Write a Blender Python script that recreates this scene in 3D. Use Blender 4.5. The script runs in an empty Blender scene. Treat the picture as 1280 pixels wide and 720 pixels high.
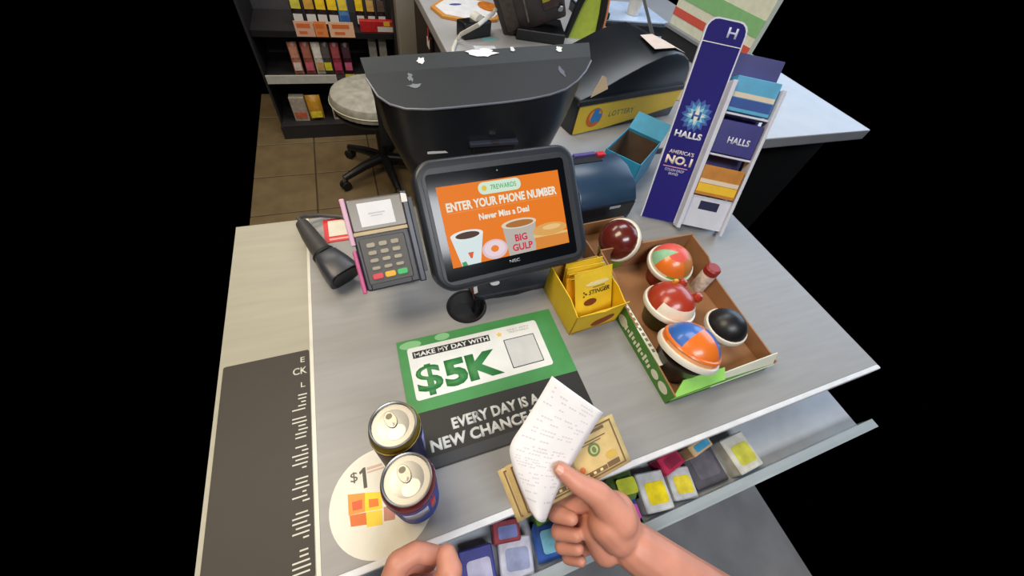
import bpy, bmesh, math, random
from mathutils import Vector, Matrix, Euler
random.seed(7)
scene = bpy.context.scene
col = scene.collection
PI = math.pi

# ------------------------------------------------------------------ camera
FPX = 452.0                        # focal length in pixels of the 1280x720 frame
CAMZ, CT = 1.49, 0.92              # eye height, counter height
RIGHT = Vector((0.93610, -0.32499, 0.13456))
UP = Vector((0.18523, 0.78067, 0.59686))
BACK = RIGHT.cross(UP).normalized()
cd = bpy.data.cameras.new('camera')
cam = bpy.data.objects.new('camera', cd)
col.objects.link(cam)
cd.sensor_fit = 'HORIZONTAL'; cd.sensor_width = 36.0
cd.lens = FPX * 36.0 / 1280.0
cd.clip_start = 0.02
cam.matrix_world = Matrix(((RIGHT.x, UP.x, BACK.x, 0), (RIGHT.y, UP.y, BACK.y, 0), (RIGHT.z, UP.z, BACK.z, CAMZ), (0, 0, 0, 1)))
scene.camera = cam

# ------------------------------------------------------------------ world, lights, exposure
w = bpy.data.worlds.new('world'); scene.world = w; w.use_nodes = True
w.node_tree.nodes['Background'].inputs[0].default_value = (0, 0, 0, 1)
w.node_tree.nodes['Background'].inputs[1].default_value = 0.0
scene.view_settings.view_transform = 'Standard'
scene.view_settings.look = 'None'
scene.view_settings.gamma = 1.0
scene.view_settings.use_curve_mapping = False
scene.view_settings.exposure = 0.0

def area(name, loc, target, sx, sy, power, color):
    l = bpy.data.lights.new(name, 'AREA'); l.shape = 'RECTANGLE'; l.size = sx; l.size_y = sy
    l.energy = power; l.color = color
    o = bpy.data.objects.new(name, l); col.objects.link(o); o.location = loc
    o.rotation_euler = (Vector(target) - Vector(loc)).to_track_quat('-Z', 'Y').to_euler()
    return o
# ceiling troffers of the shop (2.7 m up) and the shop window on the right
area('ceiling_panel_light', (-0.75, 0.55, 2.7), (-0.75, 0.55, 0), 1.2, 0.6, 30, (1.0, 0.84, 0.6))
area('ceiling_panel_light', (0.3, -1.0, 2.7), (0.3, -1.0, 0), 1.2, 0.6, 34, (0.93, 0.96, 1.0))
area('ceiling_panel_light', (0.9, 1.5, 2.7), (0.9, 1.5, 0), 1.2, 0.6, 18, (0.92, 0.96, 1.0))
area('ceiling_panel_light', (-0.5, 2.2, 2.7), (-0.5, 2.2, 0), 1.2, 0.6, 20, (1.0, 0.92, 0.8))
area('window_daylight', (3.0, 1.2, 1.9), (0.6, 0.7, 0.9), 2.4, 1.6, 45, (0.62, 0.78, 1.0))

# ------------------------------------------------------------------ pixel helpers (a pixel gives a ray; the plane touched gives the distance)
def ray(x, y):
    return (RIGHT * ((x - 640) / FPX) - UP * ((y - 360) / FPX) - BACK)
EYE = Vector((0, 0, CAMZ))
def P(x, y, z=CT):
    d = ray(x, y); return EYE + d * ((z - CAMZ) / d.z)
def PY(x, y, Y):
    d = ray(x, y); return EYE + d * (Y / d.y)
def PX(x, y, X):
    d = ray(x, y); return EYE + d * (X / d.x)
def PD(x, y, depth):
    return EYE + ray(x, y) * depth

# ------------------------------------------------------------------ materials
def lin(c):
    return tuple(((v / 255.0) / 12.92 if v / 255.0 <= 0.04045 else ((v / 255.0 + 0.055) / 1.055) ** 2.4) for v in c)
MATS = {}
def mat(name, rgb, rough=0.5, metal=0.0, var=0.08, scale=40.0, bump=0.0, stretch=None, spec=0.5, trans=0.0, emit=0.0, alpha=1.0, coat=0.0):
    if name in MATS: return MATS[name]
    m = bpy.data.materials.new(name); m.use_nodes = True
    nt = m.node_tree; b = nt.nodes['Principled BSDF']
    c = lin(rgb)
    b.inputs['Roughness'].default_value = rough
    b.inputs['Metallic'].default_value = metal
    b.inputs['Specular IOR Level'].default_value = spec
    b.inputs['Transmission Weight'].default_value = trans
    b.inputs['Alpha'].default_value = alpha
    b.inputs['Coat Weight'].default_value = coat
    tc = nt.nodes.new('ShaderNodeTexCoord')
    mp = nt.nodes.new('ShaderNodeMapping')
    nt.links.new(tc.outputs['Object'], mp.inputs['Vector'])
    if stretch: mp.inputs['Scale'].default_value = stretch
    n = nt.nodes.new('ShaderNodeTexNoise'); n.inputs['Scale'].default_value = scale; n.inputs['Detail'].default_value = 4
    nt.links.new(mp.outputs['Vector'], n.inputs['Vector'])
    r = nt.nodes.new('ShaderNodeValToRGB')
    r.color_ramp.elements[0].position = 0.3; r.color_ramp.elements[1].position = 0.7
    r.color_ramp.elements[0].color = tuple(v * (1 - var) for v in c) + (1,)
    r.color_ramp.elements[1].color = tuple(min(1, v * (1 + var)) for v in c) + (1,)
    nt.links.new(n.outputs['Fac'], r.inputs['Fac'])
    nt.links.new(r.outputs['Color'], b.inputs['Base Color'])
    if emit > 0:
        nt.links.new(r.outputs['Color'], b.inputs['Emission Color'])
        b.inputs['Emission Strength'].default_value = emit
    if bump > 0:
        bp = nt.nodes.new('ShaderNodeBump'); bp.inputs['Strength'].default_value = bump; bp.inputs['Distance'].default_value = 0.002
        nt.links.new(n.outputs['Fac'], bp.inputs['Height']); nt.links.new(bp.outputs['Normal'], b.inputs['Normal'])
    MATS[name] = m
    return m
def ink(rgb, rough=0.55):
    return mat('print_%d_%d_%d' % tuple(rgb), rgb, rough, var=0.05)
def glow(rgb, e=0.9):
    n = 'screen_%d_%d_%d' % tuple(rgb)
    if n in MATS: return MATS[n]
    m = bpy.data.materials.new(n); m.use_nodes = True
    nt = m.node_tree; b = nt.nodes['Principled BSDF']; c = lin(rgb)
    b.inputs['Base Color'].default_value = (0.01, 0.01, 0.01, 1); b.inputs['Roughness'].default_value = 0.35
    b.inputs['Specular IOR Level'].default_value = 0.05
    b.inputs['Emission Color'].default_value = c + (1,); b.inputs['Emission Strength'].default_value = e
    MATS[n] = m
    return m

# ------------------------------------------------------------------ mesh helpers
class MB:
    def __init__(s): s.v = []; s.f = []
    def add(s, vs, fs, M=None):
        o = len(s.v)
        for p in vs:
            p = Vector(p); s.v.append(M @ p if M else p)
        s.f += [tuple(i + o for i in f) for f in fs]
        return s
    def box(s, c, d, M=None):
        x, y, z = c; a, b, e = d[0] / 2, d[1] / 2, d[2] / 2
        vs = [(x + i * a, y + j * b, z + k * e) for k in (-1, 1) for j in (-1, 1) for i in (-1, 1)]
        return s.add(vs, [(0, 2, 3, 1), (4, 5, 7, 6), (0, 1, 5, 4), (2, 6, 7, 3), (0, 4, 6, 2), (1, 3, 7, 5)], M)
    def prism(s, poly, z0, z1, M=None):
        n = len(poly)
        if sum(poly[i][0] * poly[(i + 1) % n][1] - poly[(i + 1) % n][0] * poly[i][1] for i in range(n)) < 0: poly = poly[::-1]
        vs = [(x, y, z0) for x, y in poly] + [(x, y, z1) for x, y in poly]
        fs = [tuple(range(n - 1, -1, -1)), tuple(range(n, 2 * n))] + [(i, (i + 1) % n, n + (i + 1) % n, n + i) for i in range(n)]
        return s.add(vs, fs, M)
    def lathe(s, prof, n=32, M=None, cap=True):
        vs = []; fs = []
        for r, z in prof:
            for k in range(n):
                a = 2 * PI * k / n; vs.append((r * math.cos(a), r * math.sin(a), z))
        for i in range(len(prof) - 1):
            for k in range(n):
                fs.append((i * n + k, i * n + (k + 1) % n, (i + 1) * n + (k + 1) % n, (i + 1) * n + k))
        if cap:
            if prof[0][0] > 1e-6: fs.append(tuple(range(n - 1, -1, -1)))
            if prof[-1][0] > 1e-6: fs.append(tuple((len(prof) - 1) * n + k for k in range(n)))
        return s.add(vs, fs, M)
    def tube(s, pts, r, n=8, M=None):
        pts = [Vector(p) for p in pts]; vs = []; fs = []; N = len(pts)
        rs = r if isinstance(r, (list, tuple)) else [r] * N
        ref = None
        for i, p in enumerate(pts):
            t = (pts[min(i + 1, N - 1)] - pts[max(i - 1, 0)]).normalized()
            if ref is None:
                ref = t.orthogonal().normalized()
            ref = (ref - t * ref.dot(t)).normalized(); b = t.cross(ref)
            for k in range(n):
                a = 2 * PI * k / n; vs.append(p + (ref * math.cos(a) + b * math.sin(a)) * rs[i])
        for i in range(N - 1):
            for k in range(n):
                fs.append((i * n + k, i * n + (k + 1) % n, (i + 1) * n + (k + 1) % n, (i + 1) * n + k))
        fs.append(tuple(range(n - 1, -1, -1))); fs.append(tuple((N - 1) * n + k for k in range(n)))
        return s.add(vs, fs, M)
    def grid(s, rows, M=None):
        nr, nc = len(rows), len(rows[0]); vs = [p for r in rows for p in r]
        fs = [(i * nc + j, i * nc + j + 1, (i + 1) * nc + j + 1, (i + 1) * nc + j) for i in range(nr - 1) for j in range(nc - 1)]
        return s.add(vs, fs, M)
    def build(s, name, m, parent=None, bevel=0.0, seg=2, smooth=False, solid=0.0):
        me = bpy.data.meshes.new(name); me.from_pydata([tuple(v) for v in s.v], [], s.f); me.update()
        bm = bmesh.new(); bm.from_mesh(me)
        bmesh.ops.remove_doubles(bm, verts=bm.verts, dist=1e-6)
        if bevel > 0:
            es = [e for e in bm.edges if len(e.link_faces) == 2 and e.calc_face_angle(0) > 0.6]
            bmesh.ops.bevel(bm, geom=es, offset=bevel, segments=seg, profile=0.5, affect='EDGES', clamp_overlap=True)
        bmesh.ops.recalc_face_normals(bm, faces=bm.faces)
        bm.to_mesh(me); bm.free()
        me.materials.append(m)
        o = bpy.data.objects.new(name, me); col.objects.link(o)
        if solid:
            md = o.modifiers.new('thickness', 'SOLIDIFY'); md.thickness = solid; md.offset = 0
        if smooth:
            for p in me.polygons: p.use_smooth = True
            try: me.set_sharp_from_angle(angle=0.7)
            except Exception: pass
        if parent: o.parent = parent
        return o

def tag(o, label, cat=None, group=None, kind=None):
    if label: o['label'] = label
    if cat: o['category'] = cat
    if group: o['group'] = group
    if kind: o['kind'] = kind
    return o
def thing(name, label, cat, loc=(0, 0, 0), rot=(0, 0, 0), group=None, M=None):
    o = bpy.data.objects.new(name, None); col.objects.link(o); o.empty_display_size = 0.05
    if M is not None: o.matrix_world = M
    else:
        o.location = loc; o.rotation_euler = rot
    return tag(o, label, cat, group)
def frame(c, ux, uy):
    ux = Vector(ux).normalized(); n = ux.cross(Vector(uy)).normalized(); uy = n.cross(ux)
    return Matrix(((ux.x, uy.x, n.x, c[0]), (ux.y, uy.y, n.y, c[1]), (ux.z, uy.z, n.z, c[2]), (0, 0, 0, 1)))
def T(x, y, z): return Matrix.Translation((x, y, z))
def rrect(w, h, r, n=5, cx=0, cy=0):
    pts = []
    for qx, qy, a0 in ((1, 1, 0), (-1, 1, 90), (-1, -1, 180), (1, -1, 270)):
        for k in range(n + 1):
            a = math.radians(a0 + 90 * k / n)
            pts.append((cx + qx * (w / 2 - r) + r * math.cos(a), cy + qy * (h / 2 - r) + r * math.sin(a)))
    return pts
def ell(cx, cy, rx, ry, n=28):
    return [(cx + rx * math.cos(2 * PI * k / n), cy + ry * math.sin(2 * PI * k / n)) for k in range(n)]
def flat(name, poly, z, m, parent, th=0.0003, M=None):
    return MB().prism(poly, z, z + th, M).build(name, m, parent)
def bars(name, rects, z, m, parent, th=0.0002, M=None):
    b = MB()
    for x0, y0, x1, y1 in rects:
        b.box(((x0 + x1) / 2, (y0 + y1) / 2, z + th / 2), (abs(x1 - x0), abs(y1 - y0), th), M)
    return b.build(name, m, parent)
def text(s, m, parent, cx, cy, w, h, z, M=None, bold=0.0, shear=0.0, th=0.0003, rot=0.0, name='lettering', space=1.0):
    c = bpy.data.curves.new('txt', 'FONT'); c.body = s; c.size = 1; c.align_x = 'CENTER'; c.offset = bold; c.shear = shear
    c.space_character = space; c.resolution_u = 3; c.fill_mode = 'FRONT'
    o = bpy.data.objects.new('txt', c); col.objects.link(o)
    dg = bpy.context.evaluated_depsgraph_get(); me = bpy.data.meshes.new_from_object(o.evaluated_get(dg))
    bpy.data.objects.remove(o); bpy.data.curves.remove(c)
    xs = [v.co.x for v in me.vertices]; ys = [v.co.y for v in me.vertices]
    x0, x1, y0, y1 = min(xs), max(xs), min(ys), max(ys)
    sx = w / (x1 - x0); sy = h / (y1 - y0)
    bm = bmesh.new(); bm.from_mesh(me)
    for v in bm.verts: v.co = Vector(((v.co.x - (x0 + x1) / 2) * sx, (v.co.y - (y0 + y1) / 2) * sy, 0))
    r = bmesh.ops.extrude_face_region(bm, geom=bm.faces[:])
    for v in [g for g in r['geom'] if isinstance(g, bmesh.types.BMVert)]: v.co.z += th
    MM = T(cx, cy, z) @ Matrix.Rotation(rot, 4, 'Z')
    if M is not None: MM = M @ MM
    bmesh.ops.transform(bm, matrix=MM, verts=bm.verts)
    bmesh.ops.recalc_face_normals(bm, faces=bm.faces)
    bm.to_mesh(me); bm.free()
    me.materials.clear(); me.materials.append(m)
    ob = bpy.data.objects.new(name, me); col.objects.link(ob); ob.parent = parent
    return ob

WHITE = ink((236, 236, 232)); BLACKI = ink((24, 24, 24)); GREYI = ink((120, 120, 120))
BLACKP = mat('black_plastic', (26, 27, 30), 0.38, var=0.12, scale=60)
DARKP = mat('charcoal_plastic', (46, 48, 54), 0.42, var=0.1, scale=60)
RUBBER = mat('black_rubber', (18, 18, 19), 0.7, var=0.15)
STEEL = mat('brushed_steel', (170, 172, 175), 0.35, 1.0, var=0.1, scale=30)
CARD = mat('brown_cardboard', (158, 112, 74), 0.85, var=0.12, scale=25, bump=0.15)

# ================================================================== SETTING
# ---- floor behind the counter: tan square tiles, recessed grout
fl = MB().box((0.16, 1.75, -0.012), (1.36, 2.5, 0.02)).build('floor', mat('dark_grout', (62, 50, 36), 0.9, var=0.2))
tag(fl, 'tan square tiled floor behind the counter', None, None, 'structure')
tilem = mat('tan_tile', (116, 98, 68), 0.5, var=0.18, scale=9, bump=0.1)
tm = MB().box((0, 0, 0), (0.326, 0.326, 0.012)).build('tile', tilem, None, bevel=0.002, seg=1)
first = True
for i in range(-1, 3):
    for j in range(-4, 3):
        o = tm if first else tm.copy()
        if not first: col.objects.link(o)
        first = False
        o.location = (-0.33 + 0.165 + i * 0.333, 2.115 + 0.165 + j * 0.333, -0.004 + random.uniform(-.0006, .0006)); o.parent = fl
# ---- floor in front of the counter
f2 = MB().box((0.45, -0.6, -0.012), (1.5, 1.9, 0.02)).build('floor', mat('dark_grey_vinyl', (122, 119, 118), 0.6, var=0.18, scale=7, bump=0.1))
tag(f2, 'dark grey vinyl floor in front of the counter', None, None, 'structure')
# ---- grey pillar behind, end of the snack shelf
wl = MB().box((0.335, 2.62, 0.6), (0.11, 0.35, 1.2)).build('wall_back', mat('greige_paint', (140, 132, 118), 0.7, var=0.06, scale=8), bevel=0.006)
tag(wl, 'plain grey-beige pillar at the end of the snack shelf', None, None, 'structure')

# ================================================================== SALES COUNTER
LAM = mat('grey_laminate', (146, 145, 144), 0.42, var=0.055, scale=7, stretch=(1.2, 14, 14), bump=0.05)
LAM2 = mat('beige_laminate', (160, 156, 140), 0.4, var=0.06, scale=6, stretch=(1.2, 12, 12), bump=0.05)
cnt = thing('sales_counter', 'grey laminate shop counter with white front edge and cable hole', 'counter', (0.3, 0.34, 0))
ci = cnt.matrix_world.copy(); off = Vector((-0.3, -0.34, 0)); CM = T(*off)
CX1 = 0.88
poly = [(-0.146, 0.03), (CX1, 0.03), (CX1, 0.765), (0.13, 0.765), (0.13, 0.656), (-0.146, 0.656)]
top = MB().prism(poly, CT - 0.035, CT, CM).build('worktop', LAM, cnt)
# real hole for the cable grommet
GR = (0.117, 0.364)
cut = MB().lathe([(0.0325, CT - 0.06), (0.0325, CT + 0.03)], 40, CM @ T(GR[0], GR[1], 0)).build('cutter', LAM, cnt)
bpy.context.view_layer.update()
md = top.modifiers.new('hole', 'BOOLEAN'); md.operation = 'DIFFERENCE'; md.object = cut; md.solver = 'EXACT'
dg = bpy.context.evaluated_depsgraph_get(); me2 = bpy.data.meshes.new_from_object(top.evaluated_get(dg))
top.modifiers.clear(); top.data = me2
bpy.data.objects.remove(cut)
MB().box((-0.213, 0.343, CT - 0.0175), (0.126, 0.626, 0.035), CM).build('worktop', LAM2, cnt)
MB().box((-0.148, 0.343, CT - 0.014), (0.005, 0.626, 0.03), CM).build('seam_strip', mat('pale_strip', (214, 212, 200), 0.4), cnt)
MB().box((0.302, 0.0255, CT - 0.0165), (1.156, 0.009, 0.035), CM).build('edge_trim', mat('white_trim', (216, 218, 222), 0.35), cnt, bevel=0.002)
g = MB().lathe([(0.0325, -0.055), (0.0325, 0.002), (0.036, 0.0025), (0.0375, 0.0005), (0.0375, 0.0)], 40, CM @ T(GR[0], GR[1], CT), cap=False).build('grommet_ring', BLACKP, cnt, smooth=True)
MB().lathe([(0.0325, -0.058), (0.0325, -0.055)], 40, CM @ T(GR[0], GR[1], CT)).build('grommet_floor', RUBBER, cnt)
body = mat('counter_body_grey', (64, 62, 62), 0.6, var=0.1, scale=12)
MB().box((0.302, 0.345, 0.485), (1.14, 0.50, 0.80), CM).build('counter_body', body, cnt, bevel=0.003)
MB().box((0.302, 0.36, 0.04), (1.10, 0.46, 0.08), CM).build('kick_board', BLACKP, cnt)
# candy ledge below the front edge
ledm = mat('pale_shelf_metal', (176, 182, 190), 0.4, var=0.05)
MB().box((0.302, 0.018, 0.795), (1.14, 0.166, 0.008), CM).build('candy_shelf', ledm, cnt)
acry = mat('clear_acrylic', (198, 210, 216), 0.16, var=0.02, trans=0.3, alpha=0.8)
MB().box((0.302, -0.062, 0.816), (1.14, 0.016, 0.040), CM).build('acrylic_lip', acry, cnt)
MB().box((0.302, -0.0705, 0.794), (1.14, 0.005, 0.016), CM).build('shelf_rail', mat('dark_rail', (44, 46, 52), 0.4), cnt)

# ================================================================== BACK COUNTER (return)
bc = thing('back_counter', 'grey-topped return counter behind the cash desk, carrying machines', 'counter', (1.0, 1.6, 0))
BM = T(-1.0, -1.6, 0)
BZ = 0.93
MB().box((1.09, 1.56, BZ - 0.02), (1.52, 1.56, 0.04), BM).build('worktop', mat('pale_grey_top', (168, 168, 170), 0.4, var=0.06, scale=10), bc, bevel=0.004)
MB().box((1.09, 1.6, 0.45), (1.46, 1.46, 0.86), BM).build('cabinet_body', mat('black_side', (30, 29, 28), 0.5), bc, bevel=0.003)
MB().box((0.345, 1.8, 0.9), (0.012, 1.0, 0.05), BM).build('edge_strip', mat('grey_strip', (120, 120, 118), 0.45), bc)

# ================================================================== COUNTER MATS AND DECALS
def on_counter(pts, ox, oy): return [(P(x, y).x - ox, P(x, y).y - oy) for x, y in pts]
# ---- green and black prize mat
MX, MY = 0.125, 0.213
mat_t = thing('counter_mat', 'green and black advertising mat reading $5K flat on the counter', 'mat', (MX, MY, CT))
MW, MH = 0.286, 0.212
MB().prism(rrect(MW, MH, 0.004), 0.0, 0.0014).build('backing', ink((30, 29, 28)), mat_t)
GRN = ink((62, 138, 74)); LGRN = ink((128, 186, 132))
flat('green_panel', [(-MW / 2, -0.022), (MW / 2, -0.026), (MW / 2, MH / 2), (-MW / 2, MH / 2)], 0.0014, GRN, mat_t)
flat('leaf_spot', ell(-0.121, 0.0955, 0.018, 0.0075), 0.0017, LGRN, mat_t, 0.00008)
flat('leaf_spot', ell(-0.066, 0.0985, 0.013, 0.0068), 0.0017, LGRN, mat_t, 0.00008)
wp = on_counter([(509, 439), (667, 399), (692, 454), (521, 504)], MX, MY)
cx = (wp[0][0] + wp[1][0] + wp[2][0] + wp[3][0]) / 4; cy = (wp[0][1] + wp[1][1] + wp[2][1] + wp[3][1]) / 4
ww = (wp[1][0] - wp[0][0] + wp[2][0] - wp[3][0]) / 2; wh = (wp[0][1] - wp[3][1] + wp[1][1] - wp[2][1]) / 2
flat('white_panel', rrect(ww, wh, 0.005, 4, cx, cy), 0.0017, ink((222, 224, 222)), mat_t, 0.0002)
def mp(x, y):                       # zoomed mat crop (490,380, 3.43x) to mat coordinates
    p = P(490 + x / 3.43, 380 + y / 3.43); return (p.x - MX, p.y - MY)
a = mp(92, 226); b = mp(414, 145)
flat('headline_strip', [(a[0] - .001, (a[1] + b[1]) / 2 - .0062), (b[0] + .001, (a[1] + b[1]) / 2 - .0062), (b[0] + .001, (a[1] + b[1]) / 2 + .0062), (a[0] - .001, (a[1] + b[1]) / 2 + .0062)], 0.0019, BLACKI, mat_t, 0.0002)
text('MAKE MY DAY WITH', ink((226, 228, 226)), mat_t, (a[0] + b[0]) / 2, (a[1] + b[1]) / 2, b[0] - a[0] - .003, 0.0088, 0.0021, bold=0.03, th=0.0002)
a = mp(106, 330); b = mp(468, 250)
wd_ = b[0] - a[0]; ymid = (a[1] + b[1]) / 2 + .0005
text('$', ink((52, 128, 66)), mat_t, a[0] + wd_ * .145, ymid - .001, wd_ * .29, 0.054, 0.0019, bold=0.022, th=0.0003)
text('5K', ink((52, 128, 66)), mat_t, a[0] + wd_ * .655, ymid, wd_ * .69, 0.048, 0.0019, bold=0.05, th=0.0003, space=0.95)
# framed square where the code stands, left blank
q = [mp(465, 152), mp(610, 120), mp(664, 246), mp(513, 290)]
qx = sum(p[0] for p in q) / 4; qy = sum(p[1] for p in q) / 4; qw = 0.058; qh = 0.056
flat('code_frame', rrect(qw, qh, 0.001, 2, qx, qy), 0.0019, BLACKI, mat_t, 0.0002)
flat('code_field', rrect(qw - .003, qh - .003, 0.0008, 2, qx, qy), 0.0021, ink((196, 198, 198)), mat_t, 0.0002)
text('ONLY WITH\n7REWARDS', ink((150, 160, 158)), mat_t, mp(540, 112)[0], mp(540, 112)[1] + .001, 0.042, 0.0085, 0.0019, th=0.0002)
s = mp(459, 134)
flat('star', [(s[0] + (0.0055 if k % 2 == 0 else 0.003) * math.sin(PI * k / 5), s[1] + (0.0055 if k % 2 == 0 else 0.003) * math.cos(PI * k / 5)) for k in range(10)], 0.0019, ink((232, 190, 70)), mat_t, 0.0003)
a = mp(258, 510); b = mp(690, 392)
ya = (a[1] + b[1]) / 2
text('EVERY DAY IS A', ink((206, 208, 206)), mat_t, (mp(256, 512)[0] + mp(628, 400)[0]) / 2, (mp(256, 512)[1] + mp(628, 400)[1]) / 2 - .001, mp(628, 400)[0] - mp(256, 512)[0], 0.0175, 0.0014, bold=0.04)
text('NEW CHANCE TO WIN', ink((206, 208, 206)), mat_t, mp(165, 608)[0] + 0.122, (mp(165, 608)[1] + mp(530, 505)[1]) / 2, 0.244, 0.0175, 0.0014, bold=0.04)
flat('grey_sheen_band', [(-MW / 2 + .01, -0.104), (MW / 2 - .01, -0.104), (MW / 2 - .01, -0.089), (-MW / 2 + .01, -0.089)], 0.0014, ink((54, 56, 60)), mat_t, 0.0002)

# ---- black mat on the left part of the counter, only its right margin in view
lm = thing('counter_mat', 'dark brown mat with white printed lines left of the counter seam', 'mat', (-0.211, 0.19, CT))
MB().prism(rrect(0.118, 0.306, 0.003), 0.0, 0.0014).build('backing', ink((46, 40, 36)), lm)
PW = ink((206, 202, 190))
text('E', PW, lm, 0.050, 0.137, 0.006, 0.009, 0.0014)
text('CK', PW, lm, 0.046, 0.118, 0.020, 0.012, 0.0014, bold=0.02)
text('L', PW, lm, 0.050, 0.094, 0.006, 0.008, 0.0014)
rs = []
yy = 0.078
for k in range(34):
    if k % 6 in (5,): yy -= 0.0075
    wln = random.choice((0.008, 0.012, 0.016, 0.020)); rs.append((0.055 - wln, yy - .0009, 0.0555 - random.random() * .004, yy + .0009)); yy -= 0.0056
    if yy < -0.145: break
bars('printed_lines', rs, 0.0014, PW, lm)

# ---- round white price sticker under the cans
SX, SY = -0.068, 0.093
st = thing('price_sticker', 'round white $1 price sticker on the counter under the cans', 'sticker', (SX, SY, CT))
flat('disc', ell(0, 0, 0.0665, 0.0655, 48), 0.0, ink((228, 224, 210)), st, 0.0005)
def sp(x, y):
    p = P(370 + x / 3.43, 510 + y / 3.43); return (p.x - SX, p.y - SY)
a = sp(250, 310); text('$', ink((88, 84, 76)), st, a[0], a[1] + .003, 0.009, 0.014, 0.0005)
a = sp(292, 300); flat('numeral', [(a[0] + dx, a[1] + dy) for dx, dy in ((-.0015, -.013), (.003, -.013), (.003, .013), (0, .013), (-.0055, .0085), (-.0045, .0055), (-.0015, .0075))], 0.0005, ink((80, 76, 70)), st)
a = sp(345, 265); bars('small_print', [(a[0] - .012, a[1] - .001, a[0] + .010, a[1] + .001), (a[0] - .012, a[1] + .003, a[0] + .008, a[1] + .0065)], 0.0005, ink((206, 176, 164)), st)
def quad(zs, n, m, z=0.0005): flat(n, [sp(*p) for p in zs], z, m, st, 0.0002)
quad([(222, 372), (296, 364), (296, 445), (226, 462)], 'carton_picture', ink((226, 148, 60)))
quad([(296, 364), (364, 360), (372, 432), (296, 445)], 'carton_picture', ink((244, 208, 40)))
quad([(240, 405), (284, 392), (284, 432), (244, 442)], 'carton_picture', ink((214, 92, 54)), 0.0007)
quad([(312, 392), (352, 388), (356, 420), (314, 428)], 'carton_picture', ink((226, 120, 40)), 0.0007)
quad([(230, 462), (300, 448), (304, 500), (236, 510)], 'carton_picture', ink((218, 112, 48)))
quad([(300, 448), (370, 436), (372, 500), (304, 512)], 'carton_picture', ink((240, 206, 56)))
quad([(376, 425), (430, 418), (424, 478), (378, 486)], 'carton_picture', ink((190, 132, 112)))

# ================================================================== CANS
LID = mat('can_lid_aluminium', (160, 158, 153), 0.4, 1.0, var=0.05, scale=15)
def can(x, y, yaw, body_m, band_m, name_label, lbl_white, tall=0.156):
    R = 0.0283
    t = thing('drink_can', name_label, 'can', (x, y, CT + .0008), (0, 0, yaw), 'drink cans by the mat')
    MB().lathe([(0.020, 0.0), (0.0225, 0.0), (R - .0005, 0.008), (R, 0.012), (R, tall - .022), (R - .0004, tall - .019)], 48).build('can_body', body_m, t, smooth=True)
    MB().lathe([(R - .0003, tall - .0195), (R - .0010, tall - .013), (0.0255, tall - .0055), (0.0240, tall - .004)], 48, cap=False).build('neck_band', band_m, t, smooth=True)
    MB().lathe([(0.0240, tall - .004), (0.0250, tall - .0025), (0.0250, tall - .0005), (0.0243, tall), (0.0231, tall - .0006), (0.0222, tall - .0055), (0.0208, tall - .0062), (0.0198, tall - .0045), (0.017, tall - .004), (0.0, tall - .0038)], 48).build('can_lid', LID, t, smooth=True)
    tz = tall - .0030
    MB().prism(ell(0.0, 0.006, 0.0062, 0.0095, 20), tz, tz + .0012).build('pull_tab', mat('tab_aluminium', (150, 148, 140), 0.3, 1.0), t, bevel=0.0003, seg=1)
    MB().prism(ell(0.0, 0.010, 0.0036, 0.0032, 16), tz + .0012, tz + .0014).build('tab_hole_shade', mat('tab_shadow', (96, 94, 88), 0.4, 1.0), t)  # darker disc paints the shade of the tab's finger hole
    MB().lathe([(0.0, tall - .0028), (0.0024, tall - .0026), (0.0022, tall - .0016), (0, tall - .0014)], 14).build('rivet', LID, t)
    flat('pour_mouth', ell(0, -0.009, 0.0095, 0.0075, 24), tall - .0039, mat('scored_aluminium', (176, 175, 172), 0.35, 1.0), t, 0.0002)
    # printed panel wrapped on the body, with marks
    def wrap(name, a0, a1, z0, z1, m, rr):
        rows = [[((R + rr) * math.cos(a0 + (a1 - a0) * k / 14), (R + rr) * math.sin(a0 + (a1 - a0) * k / 14), z) for k in range(15)] for z in (z0, z1)]
        return MB().grid(rows).build(name, m, t, smooth=True, solid=0.0002)
    return t, wrap
NAVY = mat('can_navy', (20, 22, 70), 0.5, 0.0, var=0.08, spec=0.25); BLUE = mat('can_blue', (20, 58, 160), 0.5, 0.0, var=0.08, spec=0.25)
c1 = P(491.5, 532, CT + .156); c2 = P(507.7, 596, CT + .156)
# keep the two cans just touching
dv = (c2 - c1); dv.z = 0; mid = (c1 + c2) / 2; dv = dv.normalized() * 0.0575
c1 = mid - dv / 2; c2 = mid + dv / 2
t, wr = can(c1.x, c1.y, 0.3, NAVY, mat('can_band_olive', (120, 104, 38), 0.35, 0.4), 'dark blue drink can with yellow-banded neck beside the green mat', 1)
wr('label_panel', -0.7, 0.0, 0.05, 0.115, mat('label_pale_violet', (150, 152, 210), 0.5, var=0.4, scale=90), 0.0003)
wr('yellow_ring', -2.9, 0.6, 0.1385, 0.1425, mat('label_yellow', (206, 176, 58), 0.35), 0.0002)
t, wr = can(c2.x, c2.y, 0.3, BLUE, mat('can_band_maroon', (112, 32, 40), 0.35, 0.4), 'bright blue drink can with maroon-banded neck, nearer of the two cans', 1)
wr('label_panel', -2.3, -1.35, 0.07, 0.118, mat('label_pale_grey', (160, 164, 180), 0.5, var=0.4, scale=70), 0.0003)
wr('red_flash', -1.22, -0.95, 0.06, 0.118, mat('label_red', (196, 60, 44), 0.35), 0.0003)
wr('maroon_ring', -2.9, 0.2, 0.128, 0.1345, mat('label_maroon', (120, 36, 44), 0.35), 0.0002)
wr('white_lettering_patch', -0.4, 0.1, 0.118, 0.134, mat('label_white', (214, 220, 230), 0.35), 0.0003)

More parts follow.
